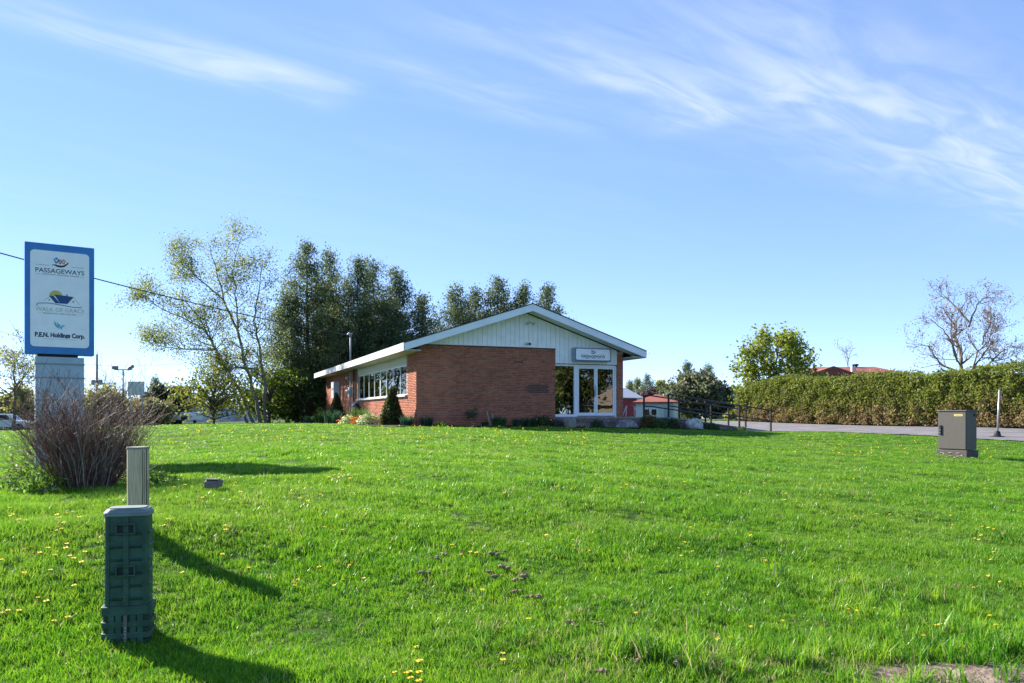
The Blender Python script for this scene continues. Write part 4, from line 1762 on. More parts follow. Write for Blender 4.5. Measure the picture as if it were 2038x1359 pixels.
MG = [(.16, .22, .035), (.20, .25, .045), (.12, .18, .03), (.24, .27, .06)]
limb_tree('young_maple', 'bright green young maple rising behind the end of the cedar hedge', 1545, [
    [(1545, 840), (1545, 760), (1540, 710), (1545, 670)], [(1545, 790), (1515, 730), (1495, 690)], [(1545, 780), (1580, 730), (1600, 690)],
    [(1545, 770), (1560, 710), (1575, 668)], [(1543, 780), (1500, 755), (1475, 725)], [(1545, 760), (1530, 700), (1520, 672)], [(1546, 800), (1500, 790), (1478, 780)], [(1560, 780), (1600, 740), (1625, 725)]],
    56, None, MG, 51, r0=.12, per=11, jit=.30, size=(.14, .32), sub=11, maxd=2, L0=1.15, rmin=.012, dz=2.2)
BR = [(.18, .115, .07), (.21, .14, .085), (.15, .10, .06), (.21, .16, .08)]
limb_tree('budding_tree', 'spreading nearly bare tree with reddish buds behind the hedge', 1925, [
    [(1925, 850), (1925, 735), (1930, 690), (1928, 640), (1915, 600)], [(1925, 760), (1940, 700), (1955, 680), (1960, 640), (1945, 620)],
    [(1920, 750), (1895, 705), (1880, 670), (1850, 645), (1820, 630)], [(1918, 745), (1870, 725), (1845, 690), (1815, 685)],
    [(1930, 745), (1965, 710), (1995, 685), (2030, 660)], [(1930, 730), (1990, 730), (2025, 715), (2060, 690)], [(1905, 720), (1890, 660), (1893, 620)],
    [(1928, 650), (1950, 605), (1975, 585)], [(1955, 685), (1985, 650), (2010, 640)], [(1928, 640), (1905, 590), (1895, 575)], [(1960, 735), (2000, 700), (2038, 680)]],
    52, None, BR, 52, r0=.18, per=2, jit=.22, size=(.05, .12), sub=12, maxd=3, L0=1.35, rmin=.010, dz=2.5, bark=mat('bark_brown', (.15, .115, .085), .9, .3, 8))
limb_tree('bare_tree', 'small bare whitish tree rising far behind the red roof', 1688, [
    [(1688, 840), (1688, 720), (1686, 690)], [(1688, 730), (1680, 695), (1672, 684)], [(1688, 720), (1698, 695), (1708, 690)]],
    95, None, [(.25, .22, .18)], 53, r0=.12, per=1, jit=.2, size=(.1, .2), sub=5, maxd=2, L0=1.6, rmin=.018, bark=mat('bark_pale', (.32, .29, .25), .9))
# small bare maple at the far left, branches crossing behind the sign
limb_tree('budding_tree', 'slender tree with pale budding branches behind the pylon sign', 20, [
    [(30, 850), (22, 790), (15, 740), (5, 700)], [(28, 800), (45, 760), (60, 735), (40, 700)], [(25, 790), (-10, 760), (-40, 720)], [(24, 780), (50, 750), (90, 720)]],
    44, None, [(.22, .24, .08), (.28, .28, .12), (.18, .2, .07)], 54, r0=.11, per=3, jit=.18, size=(.07, .16), sub=8, maxd=3, L0=1.5, rmin=.01)

# background belt
tg = 'trees in the distance'
DK = [(.03, .05, .022), (.042, .062, .028)]
OL = [(.125, .14, .075), (.145, .16, .09), (.10, .12, .065)]
PY = [(.22, .24, .08), (.26, .27, .11), (.18, .2, .07)]
round_tree('willow_tree', 'large grey-green round-topped tree behind the ramp railing', 1385, 740, 92, 105, OL, 61, tg, dens=1.9, low=.06, size=(.25, .55), shape=.75)
round_tree('willow_tree', 'dark round tree leaning against the large grey-green tree', 1425, 763, 94, 66, [(.05, .065, .035), (.065, .08, .04)], 62, tg, dens=1.2, low=.05, size=(.25, .5))
cedar('pointed dark spruce rising behind the large grey-green tree', 1368, 722, 99, 40, 63, tg, 1.0, name='spruce_tree')
cedar('narrow dark spruce behind the dark round tree', 1412, 728, 101, 34, 64, tg, .9, name='spruce_tree')
cedar('dark conifer standing over the garage roof', 1290, 748, 128, 42, 65, tg, 1.0, name='spruce_tree')
cedar('small conifer just beside the brick pier in the distance', 1252, 760, 126, 26, 66, tg, .8, name='spruce_tree')
cedar('small spruce between the barn and the dark conifer', 1270, 756, 131, 24, 67, tg, .8, name='spruce_tree')
round_tree('distant_tree', 'pale hazy spring tree above the barn roof', 1262, 752, 140, 50, [(.24, .27, .16), (.28, .29, .2)], 68, tg, dens=.8, low=.1, airy=.3)
round_tree('distant_tree', 'yellow-green tree above the garage roof ridge', 1315, 756, 136, 34, PY, 69, tg, dens=.7, low=.1)
round_tree('distant_tree', 'dark green tree behind the garage end', 1335, 765, 120, 50, [(.05, .075, .03), (.065, .09, .035)], 70, tg, dens=1.1, low=.05)
round_tree('distant_tree', 'brown leafless copse behind the red barn', 1290, 772, 118, 46, [(.10, .07, .06), (.085, .06, .055)], 71, tg, dens=.9, low=.05)
round_tree('distant_tree', 'dark tree low behind the grey house', 1458, 762, 115, 40, DK, 72, tg, dens=.8, low=.05)
round_tree('leafy_shrub', 'small yellow-green shrub in front of the hedge end', 1462, 815, 60, 36, YG, 73, dens=.45, low=.02, size=(.12, .25))
# behind the sign and the bare shrub
round_tree('distant_tree', 'bright yellow-green shrub mass behind the bare shrub', 215, 768, 68, 110, PY, 81, tg, dens=1.3, low=.02, size=(.2, .42), airy=.2)
round_tree('distant_tree', 'olive yellow bush behind the blank white sign', 290, 795, 66, 90, [(.2, .2, .08), (.16, .17, .07)], 82, tg, dens=1.0, low=.02, size=(.2, .4))
round_tree('distant_tree', 'dark rounded evergreen past the blank white sign', 318, 765, 88, 62, [(.05, .065, .04), (.06, .08, .045)], 83, tg, dens=1.2, low=.03, size=(.2, .45))
cedar('tiny pointed spruce over the dark rounded evergreen', 313, 752, 92, 22, 84, tg, .8, name='spruce_tree')
round_tree('distant_tree', 'brownish budding tree behind the parked camper', 350, 765, 90, 60, [(.15, .12, .09), (.2, .17, .09)], 85, tg, dens=1.0, low=.03, airy=.2)
round_tree('distant_tree', 'dark wooded clump at the edge behind the yellow sign', 45, 785, 85, 110, [(.06, .075, .04), (.08, .095, .05)], 86, tg, dens=1.2, low=.02, size=(.25, .5))
round_tree('distant_tree', 'pale green tree above the yellow sign', 40, 768, 78, 60, PY, 87, tg, dens=.8, low=.05, airy=.35)
round_tree('distant_tree', 'grey-brown thicket beyond the sign column', 130, 790, 95, 120, [(.11, .10, .07), (.14, .13, .08)], 88, tg, dens=1.2, low=.02)
round_tree('distant_tree', 'dark thicket at the left border behind the lawn', -50, 780, 80, 120, [(.05, .06, .035), (.07, .08, .04)], 89, tg, dens=1.1, low=.02)
for i, (px, yt, Z, wp, lab) in enumerate((
        (420, 795, 130, 120, 'dark distant tree behind the long pale grey building'),
        (520, 790, 125, 120, 'dark distant tree seen between the trunks of the thin-leaved tree'),
        (640, 785, 120, 150, 'dark distant tree behind the tallest cedars'),
        (1560, 790, 135, 130, 'dark distant tree behind the bright green young maple'),
        (1680, 790, 130, 120, 'dark distant tree hidden behind the red-roofed bungalow'),
        (1800, 790, 128, 130, 'dark distant tree past the end of the bungalow roof'),
        (1930, 790, 120, 130, 'dark distant tree behind the nearly bare tree'),
        (2060, 780, 110, 130, 'dark distant tree behind the roadside end of the hedge'))):
    round_tree('distant_tree', lab, px, yt, Z, wp, [(.06, .08, .04), (.08, .10, .05)], 90 + i, 'distant trees glimpsed through gaps', dens=1.0, low=.02)



# ------------------------------------------------------------------ cedar hedge along the drive
def hedge():
    rg = np.random.default_rng(77)
    u0, u1 = 25.0, 26.9
    vA, vB = -17.0, 12.6
    root = empty('cedar_hedge', (*uv2w(25.9, -2), 0), YAW, 'long clipped cedar hedge browned along its lower half beside the driveway', 'hedge')
    uc, vc0 = 25.9, -2

    def gz(u, v):
        x, y = uv2w(u, v)
        return Hn(x, y, False)
    n = 95000
    face = rg.choice(4, n, p=[.68, .18, .07, .07])
    u = np.where(face == 0, u0, np.where(face == 1, rg.uniform(u0, u1, n), np.where(face == 2, rg.uniform(u0, u1, n), u1)))
    v = np.where(face == 2, vB, rg.uniform(vA, vB, n))
    topv = 2.60 + .10 * np.sin(v * .9) + .07 * np.sin(v * 2.3 + 1) + .05 * np.sin(v * 5.1) - np.clip(v - 10.2, 0, 3) * .22 + np.where((v > -15.0) & (v < -9.7), .18, 0.0)
    f = np.where(face == 1, 1.0, rg.uniform(0.02, 1, n) ** .9)
    z = f * topv
    lump = np.array([mnoise.fractal(Vector((a * 1.1, b_ * 1.1, 3.0)), .8, 2.0, 4) for a, b_ in zip(v, z)]) * .20
    bulge = .10 * np.sin(np.clip(f, 0, 1) * math.pi)
    dep = rg.normal(0, .07, n)
    u = np.where(face == 0, u - lump - bulge + dep, u)
    v = np.where(face == 2, v + lump + dep, v)
    z = np.where(face == 1, z + .8 * lump + dep * .8, z)
    stray = rg.uniform(0, 1, n)
    z = np.where((face == 1) & (stray < .10), z + rg.uniform(.03, .22, n), z)
    u = np.where((face == 0) & (stray < .05), u - rg.uniform(.03, .2, n), u)
    C = np.stack([u - uc, v - vc0, z + gz(u, v)], 1)
    green = np.array([(.120, .165, .030), (.150, .195, .040), (.092, .132, .026), (.195, .225, .055)])[rg.integers(0, 4, n)]
    brown = np.array([(.22, .155, .085), (.27, .195, .11), (.17, .12, .07), (.25, .21, .10)])[rg.integers(0, 4, n)]
    br = 1 / (1 + np.exp((f - .31 - .5 * lump - .05 * np.sin(v * .9)) * 8))
    br = np.where(face == 1, 0.04, br)
    sel = (rg.uniform(0, 1, n) < br)[:, None]
    col = np.where(sel, brown, green) * (1 + rg.normal(0, .22, (n, 1)))
    V, Fq, c = cards(rg, C, rg.uniform(.07, .17, n), np.clip(col, .004, 1), .5, tdir=(0, 0, .5))
    np_mesh('foliage', V, Fq, M_NEEDLE, col=c, parent=root)
    # solid dark core boxes behind the leaf cards, and stems
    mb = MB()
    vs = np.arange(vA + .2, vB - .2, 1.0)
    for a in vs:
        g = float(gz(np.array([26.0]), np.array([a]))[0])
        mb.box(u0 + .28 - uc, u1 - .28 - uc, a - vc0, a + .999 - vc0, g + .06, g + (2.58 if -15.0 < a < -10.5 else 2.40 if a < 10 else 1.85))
    mb.build('dark_core', mat('dark_core', (.03, .035, .015), .95, .4, 20), root)
    for a in np.arange(vA + .3, vB, .9):
        g = float(gz(np.array([25.6]), np.array([a]))[0])
        mb = MB()
        mb.tube([(25.35 - uc + rg.normal(0, .06), a - vc0, g - .1), (25.4 - uc, a - vc0 + rg.normal(0, .06), g + .9)], [.05, .03], 5)
        mb.build('stem', M_BARK, root)


hedge()

# ------------------------------------------------------------------ planting round the building
def bpt(u, v):
    x, y = uv2w(u, v)
    return Vector((x, y, H(x, y) + .02))


CG = [(.035, .055, .016), (.05, .075, .02), (.085, .10, .022), (.028, .045, .015)]
cone_cedar('clipped cone-shaped cedar with pointed tip at the front corner of the building', -.75, .9, .44, 1.66, 1, CG)
cone_cedar('clipped dark cedar in front of the electric cabinet on the side wall', -.95, 12.9, .50, 1.75, 2, [(.032, .045, .016), (.045, .06, .02), (.07, .07, .02)])
cone_cedar('very dark narrow cedar at the rear corner of the side wall', -1.3, 21.2, .55, 1.75, 3, [(.018, .028, .014), (.024, .034, .016)])
DG_ = [(.05, .12, .03), (.07, .15, .035), (.04, .095, .03)]
BG_ = [(.035, .085, .045), (.045, .10, .05), (.03, .07, .04)]
pg = 'leafy plants in the flower bed'
for i, (u, v, R, h, cl, lab) in enumerate((
        (-1.1, 5.2, .50, .80, DG_, 'tall bright green leafy plant below the side window beside the cone cedar'),
        (-1.0, 7.0, .55, .70, DG_, 'bright green leafy plant below the middle of the side window'),
        (-1.4, 11.4, .6, .80, BG_, 'blue-green upright plant at the foot of the dark clipped cedar'),
        (-1.5, 14.2, .6, .75, DG_, 'green upright plant beyond the dark clipped cedar'),
        (-1.5, 19.5, .5, .5, BG_, 'blue-green plant at the far end of the side wall'),
        (-.45, -.2, .32, .48, BG_, 'blue-green strappy plant at the front corner of the brick wall'),
        (.28, -.45, .30, .46, BG_, 'dark strappy plant just round the brick corner'),
        (3.22, -.55, .33, .42, [(.03, .10, .035), (.04, .12, .04)], 'clump of upright green leaves in front of the wooden slats'),
        (4.05, -.55, .32, .40, [(.04, .10, .06), (.05, .12, .06)], 'clump of grey-green spiky leaves before the brick wall'),
        (4.55, -.45, .25, .40, [(.035, .10, .045), (.05, .12, .05)], 'small clump of upright leaves near the flowering bush'),
        (2.62, -.5, .12, .22, BG_, 'tiny dark sprout in the mulch by the leafless bush'))):
    tuft('leafy_plant', lab, bpt(u, v), R, h, cl, 200 + i, n=230 if R > .3 else 120, wd=.03, group=pg)
PALE = [(.42, .46, .26), (.50, .52, .34), (.30, .38, .16), (.22, .32, .10)]
bush('variegated_hosta', 'mound of cream and green variegated leaves next to the cone cedar', bpt(-1.35, 2.6), .50, .42, PALE, 221, 1000, (.06, .13), 'plant')
bush('variegated_hosta', 'flatter mound of cream variegated leaves under the vent pipe', bpt(-1.5, 5.6), .52, .34, PALE, 222, 900, (.06, .13), 'plant')
bush('orange_shrub', 'low orange-leaved shrub between the two cream plants', bpt(-1.55, 3.7), .34, .36, [(.42, .20, .05), (.36, .15, .04), (.4, .28, .08)], 223, 500, (.05, .10))
bush('orange_shrub', 'small rusty orange plant beyond the flatter cream plant', bpt(-1.6, 6.9), .28, .30, [(.36, .13, .05), (.4, .22, .07)], 224, 260, (.05, .10))
bush('ground_plant', 'low pale green rosette in the grass edge by the brick corner', bpt(.72, -.95), .26, .15, [(.16, .25, .05), (.22, .30, .07)], 225, 260, (.05, .11), 'plant')
bush('flowering_bush', 'dark green bush with a few white flowers before the brick wall', bpt(5.0, -.6), .48, .42, [(.03, .07, .02), (.04, .09, .025)], 226, 900, (.05, .1), flowers=([(.75, .74, .68)], 4))
bush('low_shrub', 'grey-green low shrub at the end of the brick wall', bpt(5.65, -.7), .30, .28, [(.08, .10, .07), (.06, .085, .05)], 227, 400, (.04, .08))
bush('low_shrub', 'small green shrub between brick wall and pointed rock', bpt(6.75, -2.15), .26, .30, [(.03, .07, .02), (.05, .09, .03)], 228, 360, (.04, .08))
bush('red_shrub', 'rust and gold leaved shrub by the entrance pier', bpt(9.05, -2.15), .34, .62, [(.20, .10, .03), (.16, .13, .03), (.13, .07, .03), (.08, .11, .03)], 229, 900, (.05, .1))
bush('low_shrub', 'leafy green plant growing below the rust coloured shrub', bpt(9.35, -2.5), .36, .36, [(.05, .11, .025), (.07, .13, .03)], 230, 600, (.05, .1))
bush('low_shrub', 'rounded dark green bush against the landing wall', bpt(10.1, -2.2), .42, .40, [(.03, .075, .025), (.04, .09, .03)], 231, 1000, (.04, .09))
bush('low_shrub', 'bright green bush beside the pale blocky rock', bpt(11.95, -2.3), .40, .26, [(.035, .09, .02), (.05, .11, .025)], 232, 800, (.04, .09))
bush('low_shrub', 'small green plant against the lower part of the ramp', bpt(13.6, -2.2), .26, .16, [(.05, .11, .025), (.07, .13, .03)], 233, 300, (.04, .08))
# leafless bush on a single stem
bp_ = bpt(2.0, -.55)
bb = empty('twiggy_bush', bp_, 0, 'almost leafless twiggy bush on a pale stem before the brick wall', 'shrub')
wd = Wood(61)
wd.grow(Vector((0, 0, -.05)), Vector((.05, 0, 1)), .32, .022, 0, 4, (3, 4), .1, .85, .74, 2)
wd.mesh('branches', M_BARKL, bb, .005)
leaves_at(np.random.default_rng(3), wd.tips, 2, .03, (.025, .05), [(.06, .08, .035), (.09, .10, .05)], 'leaves', bb)
# leaning slats
for i, (a, b_) in enumerate(((2.90, .06), (3.06, .09), (3.13, -.02))):
    p0 = bpt(a, -.42)
    o = MB().box(-.03, .03, -.009, .009, -.05, .66 - .06 * i).build('wooden_slat', M_WOOD if i != 1 else mat('slat_grey', (.16, .15, .14), .9, .3, 12), None)
    o.location = p0
    o.rotation_euler = (math.radians(-24), math.radians(-9 + b_ * 40), YAW)
    tag(o, ('brown wooden slat leaning on the brick wall, closest to the twiggy bush', 'grey wooden slat leaning on the brick wall between two others', 'brown wooden slat leaning on the brick wall beside the leaf clump')[i], 'slat', 'slats leaning on the wall')
# potted plant and toy-like statuette indoors behind the entrance glass
x, y = uv2w(6.3, .7)
pp = empty('potted_plant', (x, y, FL), 0, 'potted leafy plant standing indoors behind the entrance window', 'plant')
MB().lathe([(.13, 0), (.17, .3), (.18, .33), (.15, .33)], 14).build('pot', mat('pot', (.35, .28, .14), .6), pp)
rg = np.random.default_rng(4)
C = rg.normal(0, 1, (160, 3)) * np.array([.2, .2, .16]) + np.array([0, 0, .58])
V, Fq, c = cards(rg, C, rg.uniform(.12, .26, 160), pick(rg, [(.12, .2, .05), (.2, .25, .08)], 160), .35)
np_mesh('leaves', V, Fq, M_LEAF, col=c, parent=pp)


# ------------------------------------------------------------------ bare many-stemmed shrub under the sign
def bare_shrub():
    rd = random.Random(17)
    bp = gpt(166, 10.5, -.03)
    root = empty('bare_shrub', bp, 0, 'wide leafless brown shrub of many thin stems below the pylon sign', 'shrub')
    mbs = [MB(), MB(), MB()]

    def stem(p, d, L, r, lvl):
        n = 5
        pts, rad = [p.copy()], [r]
        for i in range(n):
            d = (d + Vector((rd.gauss(0, .09), rd.gauss(0, .09), rd.gauss(.02, .07)))).normalized()
            p = p + d * L / n
            pts.append(p.copy())
            rad.append(max(.0022, r * (1 - .7 * (i + 1) / n)))
        mbs[rd.choice((0, 0, 0, 1, 1, 2))].tube(pts, rad, 3, cap=False)
        if lvl < 2:
            for k in range(rd.randint(2, 4) if lvl == 0 else rd.randint(1, 2)):
                i = rd.randint(2, n)
                a = Vector((rd.gauss(0, 1), rd.gauss(0, 1), rd.gauss(0.1, .5))).normalized()
                stem(pts[i], d * .75 + a * .55, L * rd.uniform(.22, .48), rad[i] * .75, lvl + 1)
    for k in range(520):
        a = rd.uniform(0, 2 * math.pi)
        rr = .36 * math.sqrt(rd.random())
        base = Vector((math.cos(a) * rr, math.sin(a) * rr, 0))
        spread = min(1.0, abs(rd.gauss(0, .20)) + rr * .85)
        d = Vector((math.cos(a) * spread, math.sin(a) * spread, 1.0)).normalized()
        L = rd.uniform(.65, 1.32) * (1.0 - .10 * spread)
        stem(base, d, L, rd.uniform(.004, .008), 0)
    # long drooping stems thrown out to the sides
    for k in range(22):
        a = rd.choice((math.pi, 0)) + rd.gauss(0, .7)
        d = Vector((math.cos(a), math.sin(a), rd.uniform(.25, .8))).normalized()
        stem(Vector((math.cos(a) * .3, math.sin(a) * .3, .05)), d, rd.uniform(.6, .98), .006, 0)
    cols = (('twig_brown', (.135, .066, .046)), ('twig_grey', (.21, .14, .105)), ('twig_pale', (.36, .31, .27)))
    for mb, (n, c) in zip(mbs, cols):
        o = tag(mb.build('stems', mat(n, c, .7, .3, 12), root), kind='stuff')


bare_shrub()
for i, (px, Z, R, h, lab) in enumerate(((60, 10.2, .34, .42, 'bright leafy weeds growing beside the bare shrub'), (85, 9.9, .26, .30, 'low leafy weeds in front of the bare shrub near the pale stone'),
                                       (232, 11.2, .30, .30, 'dark leafy weeds between the bare shrub and the boulder'), (25, 10.6, .3, .34, 'leafy weeds at the outer edge of the bare shrub'),
                                       (318, 10.6, .34, .16, 'small leafy weeds beyond the timber post'))):
    bush('weeds', lab, gpt(px, Z, -.01), R, h, [(.09, .19, .03), (.07, .15, .03), (.13, .23, .05)], 300 + i, 420, (.03, .075), 'weeds', 'weeds round the bare shrub', up=.8)


# ------------------------------------------------------------------ distant buildings, right
def wpt(px, Z, dz=0.0):
    return gpt(px, Z, dz)


def gz_w(x, y):
    return H(x, y)


# mint garage with red hip roof
P = gpt(1303, 62, 0)
ga = empty('garage', P, -.30, 'small pale mint garage with red hipped roof behind the ramp', 'garage')
gw, gd, gh = 3.0, 4.2, 1.45
M_MINT = mat('mint_siding', (.55, .66, .60), .7, .04, 3)
MB().box(-gw / 2, gw / 2, 0, gd, -.6, gh).build('wall', M_MINT, ga)
for k in range(9):
    z = gh - .12 - k * .17
    MB().prism([(-.022, z - .06), (-.0005, z - .06), (-.0005, z + .10), (-.006, z + .10)], 0, -gw / 2, gw / 2).build('siding_board', M_MINT, ga)
M_RED = mat('red_shingles', (.27, .085, .062), .9, .2, 5, .3, 30)
mb = MB()
o_ = .28
mb.add([(-gw / 2 - o_, -o_, gh), (gw / 2 + o_, -o_, gh), (gw / 2 + o_, gd + o_, gh), (-gw / 2 - o_, gd + o_, gh), (-.15, 1.7, gh + .66), (.15, gd - 1.7, gh + .66)],
       [(0, 1, 4), (1, 2, 5, 4), (2, 3, 5), (3, 0, 4, 5), (3, 2, 1, 0)])
mb.box(-gw / 2 - o_ - .01, gw / 2 + o_ + .01, -o_ - .02, -o_ + .001, gh - .08, gh + .02)
mb.build('roof', M_RED, ga)
for a in (-.62, -.05):
    fo = MB().box(a - .27, a + .27, -.05, -.024, .35, .95).build('window', M_WHITE, ga)
    MB().box(a - .2, a + .2, -.056, -.051, .42, .88).build('pane', M_DARK, fo)
MB().box(gw / 2 - .75, gw / 2 - .1, -.06, -.024, -.5, 1.05).build('door', mat('garage_door', (.35, .46, .42), .6), ga)

# red barn
P = gpt(1262, 88, 0)
ba = empty('barn', P, YAW + .25, 'red wooden barn with grey metal roof far behind the entrance pier', 'barn')
M_BARN = mat('barn_red', (.30, .055, .05), .85, .2, 3, stretch=(6, 6, .5))
bw_, bl_, bh_, br_ = 5.2, 6.5, 2.45, 3.5
MB().box(-bl_ + 1.0, 1.0, 0, bw_, -.6, bh_).build('wall', M_BARN, ba)
mb = MB()
mb.prism([(0, bh_), (bw_, bh_), (bw_ / 2, br_)], 0, .9, 1.0)
mb.build('gable', mat('barn_gable', (.22, .12, .11), .85, .2, 3), ba)
mrf = mat('barn_roof', (.46, .47, .50), .5, .1, 3, metal=.2, stretch=(8, 1, 1))
for s in (0, 1):
    q = [(-.3, bh_ - .12), (bw_ / 2, br_ + .02), (bw_ / 2, br_ + .10), (-.3, bh_ - .04)]
    if s:
        q = [(bw_ - a, b_) for a, b_ in q][::-1]
    MB().prism(q, 0, -bl_ + .7, 1.3).build('roof', mrf, ba)
MB().box(.4, 1.012, -.02, -.001, -.5, bh_ - .1).build('corner_board', M_WHITE, ba)

# grey house
P = gpt(1466, 96, 0)
gh_ = empty('house', P, .1, 'grey shingled house roof peeping between the round tree and the hedge', 'house')
MB().box(-2.5, 2.5, 0, 7, -.6, 2.0).build('wall', mat('grey_siding', (.45, .45, .46), .8), gh_)
mb = MB()
mb.prism([(-3, 2.0), (3, 2.0), (1.2, 3.4), (-1.2, 3.4)], 1, -.5, 7.5)
mb.build('roof', mat('grey_shingles', (.17, .165, .17), .9, .2, 6), gh_)
MB().prism([(-1.6, 1.6), (1.6, 1.6), (0, 2.7)], 1, -1.2, 1).build('porch_roof', mat('dark_shingles', (.09, .085, .09), .9, .2, 6), gh_)
wn = MB().box(-.6, .6, -.04, -.001, .5, 1.4).build('window', M_WHITE, gh_)
MB().box(-.5, .5, -.05, -.041, .58, 1.32).build('pane', M_DARK, wn)

# bungalow with red roof behind the hedge
P = gpt(1700, 62, 0)
bo = empty('bungalow', P, -.10, 'bungalow with long red shingled roof behind the cedar hedge', 'house')
zr = EYE + (HY - 724) / F * 62 - P.z
ze = zr - 1.05
MB().box(-4.6, 4.2, 0, 8, -.5, ze).build('wall', mat('bungalow_brick', (.30, .16, .12), .9, .2, 5), bo)
mb = MB()
mb.add([(-5.4, -.6, ze), (5.0, -.6, ze), (5.0, 8.6, ze), (-5.4, 8.6, ze), (-1.9, 4, zr), (2.9, 4, zr)], [(0, 1, 5, 4), (1, 2, 5), (2, 3, 4, 5), (3, 0, 4), (3, 2, 1, 0)])
rf = mb.build('roof', mat('bungalow_roof', (.26, .080, .066), .9, .18, 4, .3, 30), bo)
mb = MB()
mb.box(.35, .68, 1.6, 1.95, zr - .9, zr - .12)
chm = mb.build('chimney', mat('chimney_stone', (.55, .53, .48), .9, .1, 8), rf)
MB().lathe([(.07, 0), (.07, .12), (.11, .13), (.11, .18), (.04, .20)], 9, (.515, 1.78, zr - .12)).build('chimney_cap', M_DARK, chm)
MB().lathe([(.10, 0), (.10, .14), (.2, .15), (.2, .30), (.05, .32)], 10, (1.35, 3.7, zr - .09)).build('roof_vent', M_BLACK, rf)
MB().prism([(-4.3, ze), (-2.0, zr - .25), (.3, ze)], 1, -1.5, 3.5).build('front_gable', mat('bungalow_roof', (.33, .10, .085)), bo)

# red tricycle-like playground frame beside the garage
P = gpt(1256, 58, 0)
sw_ = empty('swing_frame', P, .5, 'small green and white play frame by the garage corner', 'play frame')
mt_ = mat('play_white', (.55, .55, .52), .6)
MB().tube([(-.5, 0, 0), (-.2, .3, 1.15), (.5, .3, 1.15), (.8, 0, 0)], .03, 6).build('frame', mt_, sw_)
MB().tube([(-.5, .6, 0), (-.2, .3, 1.15)], .03, 6).build('leg', mt_, sw_)
MB().tube([(.8, .6, 0), (.5, .3, 1.15)], .03, 6).build('leg', mt_, sw_)
MB().box(-.1, .4, .1, .5, .3, .36).build('seat', mat('play_green', (.05, .28, .18), .5), sw_)

# ------------------------------------------------------------------ distance, left
P = gpt(425, 100, 0)
wb = empty('storage_building', P, .12, 'long plain pale grey building behind the thin-leaved tree', 'building')
wt = EYE + (HY - 815) / F * 100 - P.z
MB().box(-3.6, 3.8, 0, 8, -.5, wt).build('wall', mat('pale_metal', (.56, .57, .62), .6, .06, 2, stretch=(3, 3, .4)), wb)
MB().box(-3.8, 4.0, -.2, 8.2, wt + .001, wt + .16).build('roof', mat('pale_roof', (.42, .43, .46), .6), wb)
MB().box(2.2, 3.4, -.04, -.001, -.4, wt - .5).build('door', mat('pale_door', (.42, .43, .46), .6), wb)

P = gpt(357, 88, 0)
rv = empty('camper_trailer', P, .05, 'white camper trailer parked beyond the lawn by the grey building', 'camper')
rt = EYE + (HY - 820) / F * 88 - P.z
mb = MB()
mb.prism([(-1.05, .4), (1.05, .4), (1.05, rt - .25), (.85, rt), (-.8, rt), (-1.05, rt - .4)], 1, 0, 4.5)
mb.build('body', mat('camper_white', (.62, .64, .62), .4, .04, 2), rv, .05)
wn = MB().box(.2, .95, -.03, -.001, rt - .95, rt - .45).build('window', M_BLACK, rv)
MB().box(.24, .91, -.036, -.031, rt - .91, rt - .49).build('pane', mat('dark_glass', (.05, .06, .07), .1), wn)
MB().box(-.65, -.1, -.03, -.001, .5, rt - .3).build('door', mat('camper_door', (.5, .53, .52), .4), rv)
for a in (.4, 1.6):
    pass
for x in (-.8, .8):
    q = MB().lathe([(.3, -.09), (.33, -.07), (.33, .07), (.3, .09)], 14).build('wheel', M_BLACK, rv)
    q.location = (x, 2.6, .33)
    q.rotation_euler = (0, math.radians(90), 0)
MB().box(-.05, .05, -.9, 0, .35, .45).build('tow_bar', M_BLACK, rv)

P = gpt(328, 90, 0)
sh = empty('shed', P, 0, 'dark brown wooden shed next to the white camper trailer', 'shed')
sht = EYE + (HY - 820) / F * 90 - P.z
MB().box(-.7, .6, 0, 2.5, -.4, sht - .25).build('wall', mat('shed_wood', (.06, .045, .04), .9, .3, 6), sh)
MB().prism([(-.95, sht - .25), (.85, sht - .25), (-.05, sht)], 1, -.25, 2.8).build('roof', mat('shed_roof', (.10, .09, .09), .9), sh)


def small_car(px, Z, rz, label, col, seed):
    P = gpt(px, Z, 0)
    c = empty('parked_car', P, rz, label, 'car', 'cars parked beyond the lawn')
    m = mat('car_paint_%d' % seed, col, .3, spec=.6)
    mb = MB()
    prof = [(-2.1, .3), (2.1, .3), (2.15, .62), (1.9, .78), (1.0, .86), (.45, 1.36), (-1.0, 1.38), (-1.6, .92), (-2.1, .85)]
    mb.prism(prof, 1, -.85, .85)
    b = mb.build('body', m, c, .06)
    MB().prism([(.85, .9), (.42, 1.28), (-.95, 1.3), (-1.4, .92)], 1, -.862, -.851).build('side_window', M_BLACK, b)
    MB().prism([(.85, .9), (.42, 1.28), (-.95, 1.3), (-1.4, .92)], 1, .851, .862).build('side_window', M_BLACK, b)
    for x in (-1.3, 1.3):
        for y in (-.8, .8):
            q = MB().lathe([(.24, -.1), (.31, -.08), (.31, .08), (.24, .1)], 14).build('wheel', M_BLACK, c)
            q.location = (x, y, .31)
            q.rotation_euler = (math.radians(90), 0, 0)
    MB().box(2.12, 2.17, -.7, -.4, .6, .72).build('headlight', M_WHITE, b)
    MB().box(2.12, 2.17, .4, .7, .6, .72).build('headlight', M_WHITE, b)


small_car(300, 84, .15, 'dark car parked beyond the lawn near the shed', (.03, .032, .04), 1)
small_car(262, 82, .1, 'silver car parked beyond the lawn behind the bare shrub', (.42, .43, .45), 2)
small_car(10, 62, .2, 'pale car parked behind the pylon sign at the lawn edge', (.55, .55, .54), 3)

